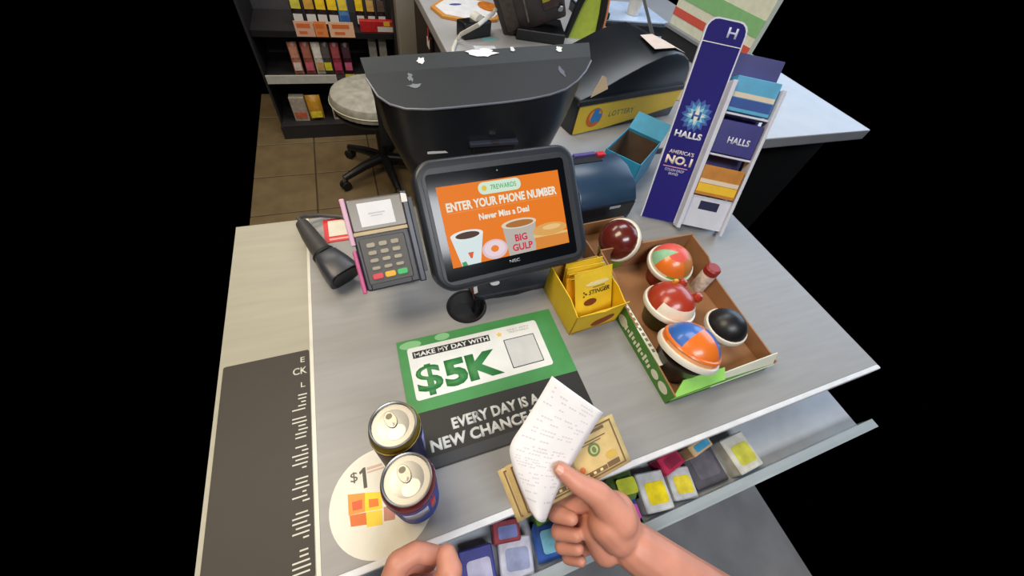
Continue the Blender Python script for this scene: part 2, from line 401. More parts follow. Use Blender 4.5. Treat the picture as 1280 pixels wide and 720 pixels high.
# ================================================================== CUSTOMER DISPLAY
th, ph = 0.067, 0.757
DUX = Vector((math.cos(th), math.sin(th), 0)); DUY = Vector((-math.sin(th) * math.cos(ph), math.cos(th) * math.cos(ph), math.sin(ph)))
DM = frame((0.197, 0.424, 1.0745), DUX, DUY)
base = Vector((0.215, 0.50, CT))
dsp = thing('customer_display', 'black tilted customer touchscreen showing an orange phone number page', 'display', base)
D = T(*(-base)) @ DM
hous = mat('housing_graphite', (42, 46, 54), 0.36, var=0.08, scale=50)
o = MB().prism(rrect(0.288, 0.211, 0.034, 8, 0.004, 0.003), -0.040, 0.004, D).build('housing', hous, dsp, bevel=0.007, seg=3, smooth=True)
MB().prism(rrect(0.262, 0.186, 0.02, 6, 0.003, 0.001), 0.004, 0.0052, D).build('housing_step', DARKP, dsp, bevel=0.0005, seg=1)
bez = MB().prism(rrect(0.244, 0.170, 0.006, 4, 0.000, 0.0), 0.0052, 0.0058, D).build('bezel_glass', mat('gloss_black_glass', (14, 16, 20), 0.12, var=0.02), dsp)
scr = MB().prism([(-0.109, -0.064), (0.1085, -0.064), (0.1085, 0.0645), (-0.109, 0.0645)], 0.0058, 0.0060, D).build('screen', glow((240, 126, 28)), dsp)
def sflat(n, poly, rgb, z, e=0.9): return flat(n, poly, z, glow(rgb, e), scr, 0.00012, D)
z0 = 0.0060
sflat('pill', rrect(0.076, 0.0195, 0.0095, 6, -0.0035, 0.0525), (214, 238, 214), z0)
sflat('pill_star', ell(-0.031, 0.0525, 0.0045, 0.0045, 12), (236, 200, 70), z0 + .00015)
text('7REWARDS', glow((70, 170, 110)), scr, 0.003, 0.0525, 0.046, 0.008, z0 + .00015, D, bold=0.01, th=0.0001)
text('ENTER YOUR PHONE NUMBER', glow((240, 240, 226)), scr, 0.0, 0.0312, 0.199, 0.0145, z0, D, bold=0.035, th=0.0001)
text('Never Miss a Deal', glow((240, 240, 226)), scr, -0.004, 0.0088, 0.091, 0.0105, z0, D, bold=0.03, th=0.0001)
bars('thin_rule', [(-0.10, 0.0212, 0.10, 0.0218)], z0, glow((246, 170, 96)), scr, 0.0001, D)
# coffee cup
sflat('coffee_cup', [(-0.103, -0.016), (-0.048, -0.016), (-0.0615, -0.064), (-0.0935, -0.064)], (222, 236, 236), z0)
sflat('coffee_cup_rim', ell(-0.0755, -0.0155, 0.0278, 0.0078), (236, 240, 236), z0 + .0001)
sflat('coffee', ell(-0.0745, -0.0162, 0.0205, 0.0056), (78, 58, 46), z0 + .0002)
sflat('coffee_cup_mark', [(-0.080, -0.044), (-0.070, -0.044), (-0.074, -0.054), (-0.077, -0.054)], (226, 96, 60), z0 + .0001)
sflat('coffee_cup_mark', [(-0.093, -0.058), (-0.086, -0.057), (-0.084, -0.064), (-0.0925, -0.064)], (70, 160, 110), z0 + .0001)
# doughnut
sflat('doughnut', [p for p in ell(-0.033, -0.0475, 0.0225, 0.0165)], (226, 200, 206), z0)
sflat('doughnut_icing', ell(-0.033, -0.0465, 0.0185, 0.013), (238, 216, 224), z0 + .0001)
sflat('doughnut_hole', ell(-0.033, -0.0465, 0.007, 0.0055), (238, 132, 40), z0 + .0002)
# big cup
sflat('big_cup', [(-0.013, -0.014), (0.049, -0.014), (0.041, -0.064), (-0.0095, -0.064)], (190, 182, 172), z0 + .0002)
sflat('big_cup_rim', ell(0.018, -0.013, 0.0325, 0.008), (226, 214, 190), z0 + .0003)
sflat('big_cup_drink', ell(0.019, -0.0135, 0.026, 0.0056), (176, 112, 52), z0 + .0004)
text('BIG\nGULP', glow((206, 40, 74)), scr, 0.0175, -0.0445, 0.038, 0.028, z0 + .0004, D, bold=0.03, th=0.0001)
# burger
sflat('burger_filling', [(0.042, -0.040), (0.1075, -0.042), (0.108, -0.0635), (0.043, -0.0635)], (224, 138, 56), z0 + .0004)
sflat('burger_lettuce', [(0.040, -0.0385), (0.108, -0.0405), (0.108, -0.0445), (0.041, -0.0435)], (232, 196, 120), z0 + .0005)
sflat('burger_bun', ell(0.0745, -0.0325, 0.0335, 0.0108), (226, 168, 92), z0 + .0006)
sflat('burger_bun_shine', ell(0.078, -0.0295, 0.018, 0.0045), (240, 198, 132), z0 + .0007)
text('NEC', mat('badge_silver', (186, 190, 194), 0.4, 0.3), dsp, -0.002, -0.0735, 0.019, 0.0052, 0.0058, D, bold=0.01)
MB().lathe([(0.0012, 0), (0.0012, 0.0003)], 12, D @ T(-0.003, 0.078, 0.0058)).build('camera_dot', mat('lens_grey', (150, 160, 160), 0.2), dsp)
for px_, py_ in ((-0.117, 0.082), (-0.1185, -0.081), (0.117, 0.082)):
    MB().lathe([(0.0017, 0), (0.0015, 0.0004)], 10, D @ T(px_, py_, 0.0052)).build('screw', STEEL, dsp)
# neck and foot
nk = D @ Vector((0.015, 0.0, -0.040))
MB().tube([nk, nk + Vector((0, 0.012, -0.03)), Vector((0.0, 0.0, 0.012))], [0.026, 0.022, 0.024], 14).build('neck', BLACKP, dsp, smooth=True)
MB().prism(rrect(0.18, 0.215, 0.02, 5, 0.005, -0.024), 0.0, 0.014).build('stand_foot', DARKP, dsp, bevel=0.003)
# lead out of the grommet with a white tag
ld = thing('power_lead', 'black cable with a white tag coming out of the counter grommet', 'cable', (GR[0], GR[1], CT))
MB().tube([(0.018, 0.006, -0.04), (0.02, 0.008, 0.003), (0.03, 0.009, 0.010), (0.06, 0.005, 0.006), (0.10, 0.004, 0.0045), (0.155, 0.010, 0.0045), (0.2, 0.04, 0.0045)], 0.0035, 8).build('cord', RUBBER, ld, smooth=True)
Mt = T(0.022, 0.016, 0.014) @ Matrix.Rotation(0.2, 4, 'Z') @ Matrix.Rotation(-0.35, 4, 'X')
MB().box((0, 0, 0.008), (0.0075, 0.0012, 0.034), Mt).build('cable_tag', WHITE, ld)
MB().box((-0.0055, 0, 0.006), (0.003, 0.0012, 0.034), Mt).build('cable_tag', ink((120, 48, 40)), ld)
MB().prism(ell(0, 0, 0.0095, 0.006, 16), 0, 0.001, T(0.064, 0.030, 0.0146)).build('sticker_scrap', WHITE, ld)

# ================================================================== PAYMENT TERMINAL (same tilted bracket plane)
tb = Vector((-0.0, 0.50, CT))
pt = thing('payment_terminal', 'card payment terminal with keypad and coloured keys left of the touchscreen', 'card terminal', tb)
D2 = T(*(-tb)) @ DM @ T(0, 0, -0.010)
MB().prism(rrect(0.086, 0.141, 0.006, 4, -0.2005, -0.002), -0.034, -0.004, D2).build('body', mat('terminal_grey', (60, 60, 66), 0.4, var=0.08), pt, bevel=0.003)
MB().prism(rrect(0.068, 0.072, 0.004, 3, -0.2035, -0.0275), -0.004, 0.001, D2).build('keypad_plate', mat('keypad_plate', (76, 72, 66), 0.45), pt, bevel=0.0015)
MB().prism(rrect(0.082, 0.047, 0.003, 3, -0.2, 0.0425), -0.004, 0.0005, D2).build('top_cover', mat('smoked_cover', (120, 112, 98), 0.3, var=0.1, scale=15), pt, bevel=0.0015)
MB().box((-0.2, 0.0155, 0.0005), (0.084, 0.006, 0.006), D2).build('cover_ledge', mat('amber_ledge', (178, 156, 112), 0.35), pt, bevel=0.001)
stk = flat('paper_sticker', [(-0.2275, 0.025), (-0.1775, 0.025), (-0.1775, 0.060), (-0.2275, 0.060)], 0.0005, ink((232, 232, 238)), pt, 0.0003, D2)
bars('faint_print', [(-0.214, 0.0425, -0.190, 0.0445), (-0.211, 0.039, -0.194, 0.0405)], 0.0008, ink((196, 198, 206)), stk, 0.0001, D2)
key = mat('grey_key', (168, 158, 136), 0.5)
for r_ in range(4):
    for c_ in range(3):
        yk = -0.0032 - r_ * 0.0118; xk = -0.222 + c_ * 0.0178
        MB().prism(rrect(0.0125, 0.0068 - 0.0006 * r_, 0.0025, 3, xk, yk), 0.001, 0.0034, D2).build('key', key, pt, bevel=0.0006, seg=1)
for c_, rgb in enumerate(((214, 62, 74), (232, 176, 20), (60, 186, 96))):
    MB().prism(rrect(0.0162, 0.0088, 0.003, 3, -0.2225 + c_ * 0.0186, -0.0512), 0.001, 0.0042, D2).build('key', mat('key_colour_%d' % c_, rgb, 0.45), pt, bevel=0.0008, seg=1)
MB().box((-0.2045, -0.066, -0.003), (0.062, 0.009, 0.010), D2).build('card_slot', BLACKP, pt, bevel=0.001)
pink = mat('pink_edge', (196, 82, 132), 0.4, var=0.15, scale=30)
MB().box((-0.2465, -0.040, -0.016), (0.006, 0.066, 0.044), D2).build('side_shield', pink, pt, bevel=0.0015)
MB().box((-0.2455, 0.035, -0.014), (0.007, 0.070, 0.036), D2).build('side_shield', mat('pale_pink_edge', (216, 170, 196), 0.4), pt, bevel=0.0015)
MB().box((-0.1575, -0.002, -0.014), (0.010, 0.143, 0.040), D2).build('side_rail', mat('blue_black_rail', (52, 54, 66), 0.35), pt, bevel=0.002)
MB().prism([(-0.163, 0.052), (-0.154, 0.052), (-0.154, 0.064), (-0.162, 0.066)], 0.006, 0.0066, D2).build('sticker_scrap', WHITE, pt)
MB().box((-0.149, 0.0, -0.02), (0.008, 0.12, 0.02), D2).build('bracket', BLACKP, pt)
pc = D2 @ Vector((-0.2, 0.0, -0.034))
MB().tube([pc, pc + Vector((0, 0.02, -0.04)), Vector((0.0, -0.0, 0.010))], 0.014, 12).build('post', BLACKP, pt, smooth=True)
MB().prism(rrect(0.09, 0.11, 0.012, 4), 0, 0.010).build('foot', BLACKP, pt, bevel=0.002)

# ================================================================== BARCODE SCANNER
sc = thing('barcode_scanner', 'dark grey handheld barcode scanner lying on the left of the counter', 'scanner', (-0.10, 0.52, CT))
scm = mat('scanner_grey', (56, 58, 66), 0.36, var=0.12, scale=40)
def SL(x, y, z): return P(x, y, CT + z) - Vector((-0.10, 0.52, CT))
hd = [SL(378, 280, .030), SL(388, 295, .030), SL(399, 310, .032), SL(408, 321, .038)]
MB().tube(hd, [0.012, 0.0155, 0.0175, 0.017], 16).build('handle', mat('scanner_handle', (66, 64, 64), 0.45), sc, smooth=True)
a = SL(405, 318, .042); b = SL(432, 346, .030)
ax = (b - a).normalized(); sd = ax.cross(Vector((0, 0, 1))).normalized(); upv = sd.cross(ax)
secs = [(0, .017, .015), (0.15, .022, .021), (0.55, .027, .024), (0.9, .030, .024), (1.0, .030, .023)]
rows = []
for tt, wx, hz in secs:
    c = a.lerp(b, tt)
    rows.append([c + sd * (wx * (abs(math.cos(2 * PI * k / 20)) ** .6) * (1 if math.cos(2 * PI * k / 20) >= 0 else -1)) + upv * (hz * (abs(math.sin(2 * PI * k / 20)) ** .6) * (1 if math.sin(2 * PI * k / 20) >= 0 else -1)) for k in range(20)])
h = MB(); h.grid([r + [r[0]] for r in rows]); h.add(rows[0], [tuple(range(20))]); h.add(rows[-1], [tuple(range(19, -1, -1))])
h.build('head', scm, sc, smooth=True)
win = [c_ + ax * 0.001 for c_ in [b + (p - b) * 0.82 for p in rows[-1]]]
MB().add(win, [tuple(range(20))]).build('scan_window', mat('scan_glass', (16, 18, 26), 0.1), sc, solid=0.001)
cuff = [a + ax * -0.002, a + ax * 0.004]
MB().tube(cuff, [0.0205, 0.021], 16).build('trigger_collar', RUBBER, sc, smooth=True)
MB().tube([SL(379, 281, .030), SL(373, 273, .030), SL(380, 270, .022), SL(400, 269, .012), SL(427, 271, .005), SL(445, 280, .004)], 0.0042, 8).build('cord', mat('grey_cord', (78, 76, 74), 0.5), sc, smooth=True)

# red-edged card on the counter beside the scanner
rc_c = P(424, 287)
rc = thing('shelf_card', 'white card with red border lying between scanner and terminal', 'card', (rc_c.x, rc_c.y, CT), (0, 0, 0.02))
MB().box((0, 0, 0.0006), (0.058, 0.068, 0.0012)).build('card', ink((214, 56, 62)), rc)
flat('paper', [(-0.020, -0.018), (0.026, -0.018), (0.026, 0.028), (-0.020, 0.028)], 0.0012, ink((226, 222, 206)), rc)
bars('red_rule', [(-0.02, -0.029, 0.026, -0.024)], 0.0012, ink((236, 170, 160)), rc)

# ================================================================== YELLOW STINGER CARTON
YEL = mat('carton_yellow', (226, 188, 28), 0.5, var=0.08, scale=18)
YEL2 = mat('packet_yellow', (232, 196, 52), 0.35, var=0.1, scale=30)
YIN = mat('carton_inside', (186, 146, 64), 0.75, var=0.1)
BXx, BXy = 0.284, 0.256
sb = thing('display_carton', 'open yellow display carton with a brown bean print beside the green mat', 'carton', (BXx, BXy, CT), (0, 0, 0.06))
bw, bd, bh = 0.104, 0.112, 0.070
MB().box((bw / 2, bd / 2, 0.001), (bw, bd, 0.002)).build('carton_base', YEL, sb)
MB().box((bw / 2, 0.001, bh / 2 - .006), (bw, 0.002, bh - .012)).build('front_wall', YEL, sb)
MB().add([(0, 0, bh - .012), (bw, 0, bh - .012), (bw, -.003, bh), (bw * .62, -.004, bh - .004), (bw * .5, -.004, bh - .008), (bw * .38, -.004, bh - .004), (-.001, -.004, bh)], [(0, 1, 2, 3, 4, 5, 6)]).build('front_lip', YEL, sb, solid=0.0016)
for xx, n_ in ((0.001, 'side_wall'), (bw - 0.001, 'side_wall')):
    b_ = MB(); Mx = Matrix(((0, 0, 1, xx - .001), (1, 0, 0, 0), (0, 1, 0, 0), (0, 0, 0, 1)))
    b_.prism([(0, 0), (bd, 0), (bd, 0.070), (bd * .75, 0.070), (bd * .3, bh + .000), (0, bh - .012)], 0, 0.002, Mx).build(n_, YEL, sb)
MB().box((bw / 2, bd - .001, 0.035), (bw, 0.002, 0.07)).build('back_wall', YIN, sb)
bean = []
for k in range(24):
    a_ = 2 * PI * k / 24; r_ = 1 - 0.28 * math.exp(-((a_ - PI / 2) / 0.5) ** 2)
    bean.append((0.066 + 0.024 * r_ * math.cos(a_), 0.022 + 0.013 * r_ * math.sin(a_) + 0.006 * math.cos(a_)))
Mf = Matrix(((1, 0, 0, 0), (0, 0, -1, 0), (0, 1, 0, 0), (0, 0, 0, 1)))
flat('bean_print', bean, 0.0, ink((142, 62, 22)), sb, 0.0004, Mf)
flat('bottom_print', [(0.004, 0.002), (bw - .004, 0.002), (bw - .004, 0.006), (0.004, 0.006)], 0.0, ink((176, 130, 30)), sb, 0.0003, Mf)
def packet(loc, rot, w_, h_, d_, m, label, front=False, grp='yellow snack packets in the carton'):
    t = thing('snack_packet', label, 'packet', loc, rot, grp)
    rows_f = []; rows_b = []
    for i in range(9):
        v = i / 8; rf = []; rb = []
        for j in range(7):
            u = j / 6
            th_ = d_ / 2 * (max(0, math.sin(PI * u)) ** .5) * (max(0, math.sin(PI * min(1, max(0, (v - .04) / .92)))) ** .5) + 0.0005
            rf.append(((u - .5) * w_, -th_, v * h_)); rb.append(((u - .5) * w_, th_, v * h_))
        rows_f.append(rf); rows_b.append(rb)
    b_ = MB(); b_.grid(rows_f); b_.grid(rows_b)
    b_.build('pouch', m, t, smooth=True)
    MB().box((0, 0, h_ - .004), (w_, 0.0016, 0.009)).build('top_seal', m, t)
    return t
def wpos(lx, ly, lz):
    c_, s_ = math.cos(0.06), math.sin(0.06)
    return (BXx + lx * c_ - ly * s_, BXy + lx * s_ + ly * c_, CT + lz)
pk = packet(wpos(0.058, 0.012, 0.008), (-0.52, 0, 0.10), 0.082, 0.104, 0.012, YEL2, 'yellow packet lettered STINGER, frontmost in the carton')
text('STINGER', ink((52, 42, 14)), pk, 0.008, 0.064, 0.046, 0.009, 0.0, Mf @ T(0, 0, 0.0062), bold=0.015, shear=0.2)
bars('small_print', [(-0.006, 0.072, 0.020, 0.0735)], 0.0, ink((120, 100, 36)), pk, 0.0003, Mf @ T(0, 0, 0.0061))
bars('packet_marks', [(-0.027, 0.0655, -0.024, 0.0685), (-0.023, 0.0615, -0.0195, 0.0645), (-0.0275, 0.0575, -0.0245, 0.0605)], 0.0, ink((60, 48, 18)), pk, 0.0003, Mf @ T(0, 0, 0.0062))
flat('white_flash', ell(0.004, 0.080, 0.026, 0.0042, 16), 0.0, ink((238, 226, 170)), pk, 0.0003, Mf @ T(0, 0, 0.0058))
flat('brown_print', ell(-0.012, 0.045, 0.014, 0.007, 16), 0.0, ink((112, 52, 24)), pk, 0.0003, Mf @ T(0, 0, 0.0062))
packet(wpos(0.036, 0.032, 0.006), (-0.50, 0.06, 0.05), 0.062, 0.080, 0.008, mat('packet_amber', (224, 158, 24), 0.35, var=0.1), 'amber yellow packet leaning behind the STINGER packet')
for k in range(4):
    packet(wpos(0.056 + .002 * k, 0.050 + 0.0105 * k, 0.004), (-0.22, 0, 0.03 * (k % 2)), 0.08, 0.074 + .002 * k, 0.008, YEL2, 'yellow packet edge in the carton, %s behind the STINGER packet' % ('first', 'second', 'third', 'last')[k], grp='yellow packets at the back of the carton')

# ================================================================== GREEN CARDBOARD TRAY
TX0, TX1, TY0, TY1 = 0.392, 0.625, 0.090, 0.385
TGR = ink((74, 132, 48)); TWH = ink((222, 224, 206)); LIME = ink((150, 216, 96))
tr = thing('cardboard_tray', 'green and white printed cardboard tray holding round-topped candy cups', 'tray', ((TX0 + TX1) / 2, (TY0 + TY1) / 2, CT))
tw, td = TX1 - TX0, TY1 - TY0
MB().box((0, 0, 0.0015), (tw, td, 0.003)).build('tray_floor', CARD, tr)
hL = 0.042
Ml = Matrix(((0, 0, 1, -tw / 2), (1, 0, 0, 0), (0, 1, 0, 0), (0, 0, 0, 1)))   # (along y, z) -> left wall
side_poly = [(-td / 2, 0), (td / 2, 0), (td / 2, 0.07), (0.085, 0.066), (0.04, hL + .004), (-0.02, hL), (-td / 2, hL - .008)]
MB().prism(side_poly, 0, 0.003, Ml).build('side_wall', CARD, tr)
MB().prism(side_poly, 0, 0.003, T(tw - .003, 0, 0) @ Ml).build('side_wall', CARD, tr)
MB().box((0, td / 2 - .0015, 0.036), (tw, 0.003, 0.072)).build('back_wall', CARD, tr)
# printed outside of the left wall
Mo = T(-0.0004, 0, 0) @ Ml
flat('green_print', [(-td / 2, 0), (0.03, 0), (0.03, hL + .002), (-0.02, hL), (-td / 2, hL - .008)], -0.0003, TGR, tr, 0.0004, Mo)
flat('white_print', [(0.03, 0), (td / 2 - .01, 0), (td / 2 - .01, 0.064), (0.085, 0.064), (0.04, hL + .004), (0.03, hL + .002)], -0.0003, TWH, tr, 0.0004, Mo)
for yy_, rr_ in ((-0.125, 0.012), (-0.10, 0.010), (0.012, 0.014)):
    flat('white_blob', ell(yy_, 0.018, rr_, rr_ * .8, 16), -0.0007, TWH, tr, 0.0003, Mo)
bars('small_print', [(-0.085 + .008 * k, 0.010 + .003 * (k % 2), -0.080 + .008 * k, 0.020 + .003 * (k % 3)) for k in range(11)], -0.0009, ink((232, 232, 214)), tr, 0.0003, Mo)
# inner white rim strip along the left wall top
MB().box((-tw / 2 + 0.0045, 0.0, hL - 0.001), (0.010, 0.19, 0.002)).build('rim_strip', TWH, tr)
bars('rim_marks', [(-tw / 2 + .002, -0.07 + .011 * k, -tw / 2 + .0075, -0.064 + .011 * k) for k in range(13)], hL, ink((120, 118, 100)), tr, 0.0003)
# front lip: folded light green flap, white edge
MB().box((0, -td / 2 + .0015, 0.013), (tw, 0.003, 0.026)).build('front_wall', TGR, tr)
MB().add([(-tw / 2, -td / 2, 0.026), (-0.01, -td / 2, 0.034), (0.0, -td / 2 + .018, 0.040), (-tw / 2 + .03, -td / 2 + .02, 0.036)], [(0, 1, 2, 3)]).build('folded_flap', LIME, tr, solid=0.002)
MB().add([(-0.03, -td / 2 - .001, 0.016), (tw / 2, -td / 2 - .001, 0.022), (tw / 2, -td / 2 + .012, 0.046), (-0.02, -td / 2 + .010, 0.036)], [(0, 1, 2, 3)]).build('folded_flap', TWH, tr, solid=0.002)
flat('lime_stripe', [(-tw / 2, 0.016), (tw / 2, 0.016), (tw / 2, 0.022), (-tw / 2, 0.022)], 0.0, LIME, tr, 0.0005, T(0, -td / 2, 0) @ Mf)

# ---- candy cups: cup, white collar, coloured dome lid (plain colour fields, no faces)
COL_W = mat('collar_white', (232, 228, 214), 0.3, var=0.04)
def dome(t, R_, cells, zc, tilt, nlat=10, nlon=24):
    # dome made of separately coloured shells; cells(lat, lon) -> material
    groups = {}
    for i in range(nlat):
        for j in range(nlon):
            groups.setdefault(cells(i / nlat, j / nlon), []).append((i, j))
    def pt_(i, j):
        la = (i / nlat) * (PI * 0.52) ; lo = 2 * PI * j / nlon
        return (R_ * math.sin(la + .0001) * math.cos(lo), R_ * math.sin(la + .0001) * math.sin(lo), R_ * 0.92 * math.cos(la))
    M = T(0, 0, zc) @ tilt
    for m, cs in groups.items():
        b_ = MB()
        for i, j in cs: b_.add([pt_(i, j), pt_(i + 1, j), pt_(i + 1, j + 1), pt_(i, j + 1)], [(0, 1, 2, 3)], M)
        b_.build('dome_lid', m, t, smooth=True)
    return M
def candy_cup(loc, R_, cup_m, cells, label, tilt=(0, 0), zc=0.05):
    tl = Matrix.Rotation(tilt[0], 4, 'X') @ Matrix.Rotation(tilt[1], 4, 'Y')
    t = thing('candy_cup', label, 'candy cup', loc, (0, 0, 0), 'round-topped candy cups')
    MB().lathe([(R_ * .62, 0), (R_ * .66, 0.002), (R_ * .86, zc - .012), (R_ * .9, zc - .004)], 32).build('cup', cup_m, t, smooth=True)
    M = dome(t, R_, cells, zc, tl)
    MB().lathe([(R_ * .96, -0.006), (R_ * 1.06, -0.006), (R_ * 1.09, -0.001), (R_ * 1.06, 0.004), (R_ * .97, 0.005)], 40, M, cap=False).build('collar', COL_W, t, smooth=True)
    return t, M
ORG = mat('toy_orange', (228, 116, 36), 0.32, var=0.04, coat=0.3); TBL = mat('toy_blue', (52, 106, 190), 0.32, var=0.04, coat=0.3)
RED = mat('toy_brick_red', (168, 56, 34), 0.3, var=0.06, coat=0.3); MRN = mat('toy_maroon', (96, 32, 26), 0.25, var=0.05, coat=0.5)
PEA = mat('toy_peach', (226, 162, 112), 0.35); CRM = mat('toy_cream', (232, 222, 204), 0.35); GRE = mat('toy_green', (120, 190, 60), 0.35)
CORAL = mat('toy_coral', (220, 92, 80), 0.35); MINT = mat('toy_mint', (140, 190, 150), 0.35)
DKC = mat('cup_dark', (52, 44, 40), 0.4, var=0.3, scale=60); OLC = mat('cup_olive', (78, 84, 44), 0.4, var=0.3, scale=60)
zt = CT + 0.0032
p = P(861, 436, CT + .072)
def cells1(la, lo):
    if la < 0.74:
        k = int(((lo * 360 + 262) % 360) // 90)
        return TBL if k % 2 == 0 else ORG
    return PEA if 0.45 < lo < 0.75 else ORG
t, M = candy_cup((p.x, p.y, zt), 0.049, DKC, cells1, 'orange candy cup with blue cap segments at the front of the tray', (-0.28, 0.34), 0.066)
MB().lathe([(0.0445, 0.017), (0.0480, 0.0155), (0.0495, 0.0125), (0.047, 0.0115)], 32, M, cap=False).build('cap_edge', ORG, t, smooth=True)
p = P(836, 381, CT + .056)
def cells2(la, lo):
    if 0.58 < la < 0.82 and 0.50 < lo < 0.88: return CRM
    return RED
t, M = candy_cup((p.x, p.y, zt), 0.0455, OLC, cells2, 'brick red candy cup with a cream band, second from the tray front', (-0.10, 0.12), 0.054)
for ax_, ay_ in ((0.030, 0.022), (0.035, -0.012)):
    MB().lathe([(0.0, 0.011), (0.006, 0.009), (0.0095, 0.003), (0.0085, -0.004), (0.004, -0.008)], 16, M @ T(ax_ * 1.12, ay_ * 1.12, 0.026)).build('knob', RED, t, smooth=True)
MB().box((0.004, 0.020, 0.040), (0.010, 0.007, 0.010), M).build('crest', mat('toy_amber', (226, 150, 40), 0.35), t, bevel=0.002)
p = P(837, 330, CT + .056)
def cells3(la, lo):
    if la > 0.78: return GRE if 0.6 < lo < 0.9 else CRM
    k = lo
    if 0.15 < k < 0.36: return CORAL
    if 0.36 <= k < 0.5: return MINT
    if la < 0.25: return CORAL
    return ORG if k < 0.75 else mat('toy_tan', (190, 120, 60), 0.35)
t, M = candy_cup((p.x, p.y, zt), 0.043, mat('cup_red_print', (150, 50, 40), 0.4, var=0.4, scale=50), cells3, 'orange, coral and mint candy cup at the back of the tray', (0.10, -0.10), 0.054)
p = P(903, 410, CT + .045)
t, M = candy_cup((p.x + .006, p.y, zt), 0.036, mat('cup_white', (214, 212, 206), 0.4), lambda la, lo: BLACKP, 'black-domed candy cup at the right of the tray', (0, 0), 0.044)
# candy roll behind
p = P(884, 346, CT + .030)
cr = thing('candy_tube', 'red and cream candy tube standing at the back right of the tray', 'candy tube', (p.x - .012, p.y - .004, zt))
MB().lathe([(0.015, 0), (0.015, 0.05), (0.013, 0.054)], 20).build('tube', mat('tube_print', (212, 196, 184), 0.4, var=0.35, scale=90), cr, smooth=True)
MB().lathe([(0.0155, 0.050), (0.0155, 0.062), (0.012, 0.066)], 20).build('tube_cap', mat('tube_cap_red', (150, 44, 40), 0.4), cr, smooth=True)
# second tray behind and the maroon cup in it
t2 = thing('cardboard_tray', 'plain brown cardboard tray behind the green tray, holding a maroon cup', 'tray', (0.462, 0.442, CT), (0, 0, 0.05))
MB().box((0, 0, 0.0015), (0.13, 0.10, 0.003)).build('tray_floor', CARD, t2)
MB().box((0, -0.0485, 0.024), (0.13, 0.003, 0.048)).build('front_wall', CARD, t2)
MB().box((0, 0.0485, 0.02), (0.13, 0.003, 0.04)).build('back_wall', CARD, t2)
for s_ in (-1, 1): MB().box((s_ * 0.0635, 0, 0.02), (0.003, 0.094, 0.04)).build('side_wall', CARD, t2)
p = P(770, 298, CT + .070)
t, M = candy_cup((p.x + .01, p.y, zt), 0.043, GRE, lambda la, lo: MRN, 'glossy maroon candy cup lying tilted in the brown tray below the printer', (0.15, -0.95), 0.060)

# ================================================================== HALLS DISPLAY TOWER
hy = -0.49; hp = 1.079
HUX = Vector((math.cos(hy), math.sin(hy), 0)); HUY = Vector((-math.sin(hy) * math.cos(hp), math.cos(hy) * math.cos(hp), math.sin(hp)))
HC = Vector((0.674, 0.561, 1.065))
hb = HC - HUY * 0.151; hb.z = CT
ht = thing('cough_drop_display', 'tall leaning blue HALLS cough drop display with stacked shelves', 'display stand', hb)
H = T(*(-hb)) @ frame(HC, HUX, HUY)
LO = -0.155; HI = 0.262
wht = mat('display_white', (214, 218, 232), 0.45, var=0.04)
pr = [(-0.043, LO), (0.043, LO), (0.043, HI - .03)] + [(0.043 - 0.02 + 0.02 * math.cos(a_), HI - .02 + .02 * math.sin(a_)) for a_ in (0, .4, .8, 1.2, 1.57)] + [(-0.043 + 0.02 + 0.02 * math.cos(a_), HI - .02 + .02 * math.sin(a_)) for a_ in (1.57, 2.0, 2.4, 2.8, 3.14)] + [(-0.043, HI - .03)]
MB().prism(pr, -0.006, 0.0, H).build('header_panel', wht, ht)
pb = [(x * 0.93, y - (0.003 if y > 0 else 0)) for x, y in pr]
HB = mat('halls_blue', (38, 32, 120), 0.6, var=0.06, scale=8, spec=0.15)
bp_ = flat('blue_face', pb, 0.0, HB, ht, 0.0004, H)
flat('white_rule', [(-0.040, 0.2175), (0.040, 0.2175), (0.040, 0.219), (-0.040, 0.219)], 0.0004, WHITE, ht, 0.0002, H)
text('H', ink((206, 210, 236)), ht, 0.014, 0.240, 0.02, 0.018, 0.0004, H, bold=0.02)
# star burst with the H emblem
def burst(n_, r0, r1, rgb, z, k0=0.0):
    pts_ = []
    for k in range(2 * n_):
        r_ = r0 if k % 2 == 0 else r1; a_ = k0 + PI * k / n_; pts_.append((0.002 + r_ * math.cos(a_), 0.083 + r_ * math.sin(a_)))
    return flat('star_burst', pts_, z, ink(rgb), ht, 0.0002, H)
burst(14, 0.034, 0.026, (44, 84, 164), 0.0004); burst(12, 0.028, 0.018, (70, 150, 200), 0.0006, 0.1); burst(8, 0.021, 0.012, (150, 208, 226), 0.0008, 0.2)
burst(4, 0.0205, 0.006, (236, 226, 218), 0.0010, PI / 2)
text('H', ink((40, 92, 160)), ht, 0.002, 0.083, 0.019, 0.017, 0.0012, H, bold=0.035)
text('HALLS', ink((228, 230, 240)), ht, 0.0, 0.042, 0.062, 0.014, 0.0004, H, bold=0.04)
text("AMERICA'S", ink((222, 216, 222)), ht, 0.0, 0.0035, 0.058, 0.0085, 0.0004, H, bold=0.02)
text('NO.1', ink((238, 222, 206)), ht, 0.0, -0.014, 0.062, 0.019, 0.0004, H, bold=0.04)
bars('pink_rule', [(-0.032, -0.0305, 0.026, -0.0285)], 0.0004, ink((216, 150, 176)), ht, 0.0003, H)
text('COUGH DROP\nBRAND', ink((200, 202, 224)), ht, -0.002, -0.0405, 0.046, 0.014, 0.0004, H, bold=0.01)
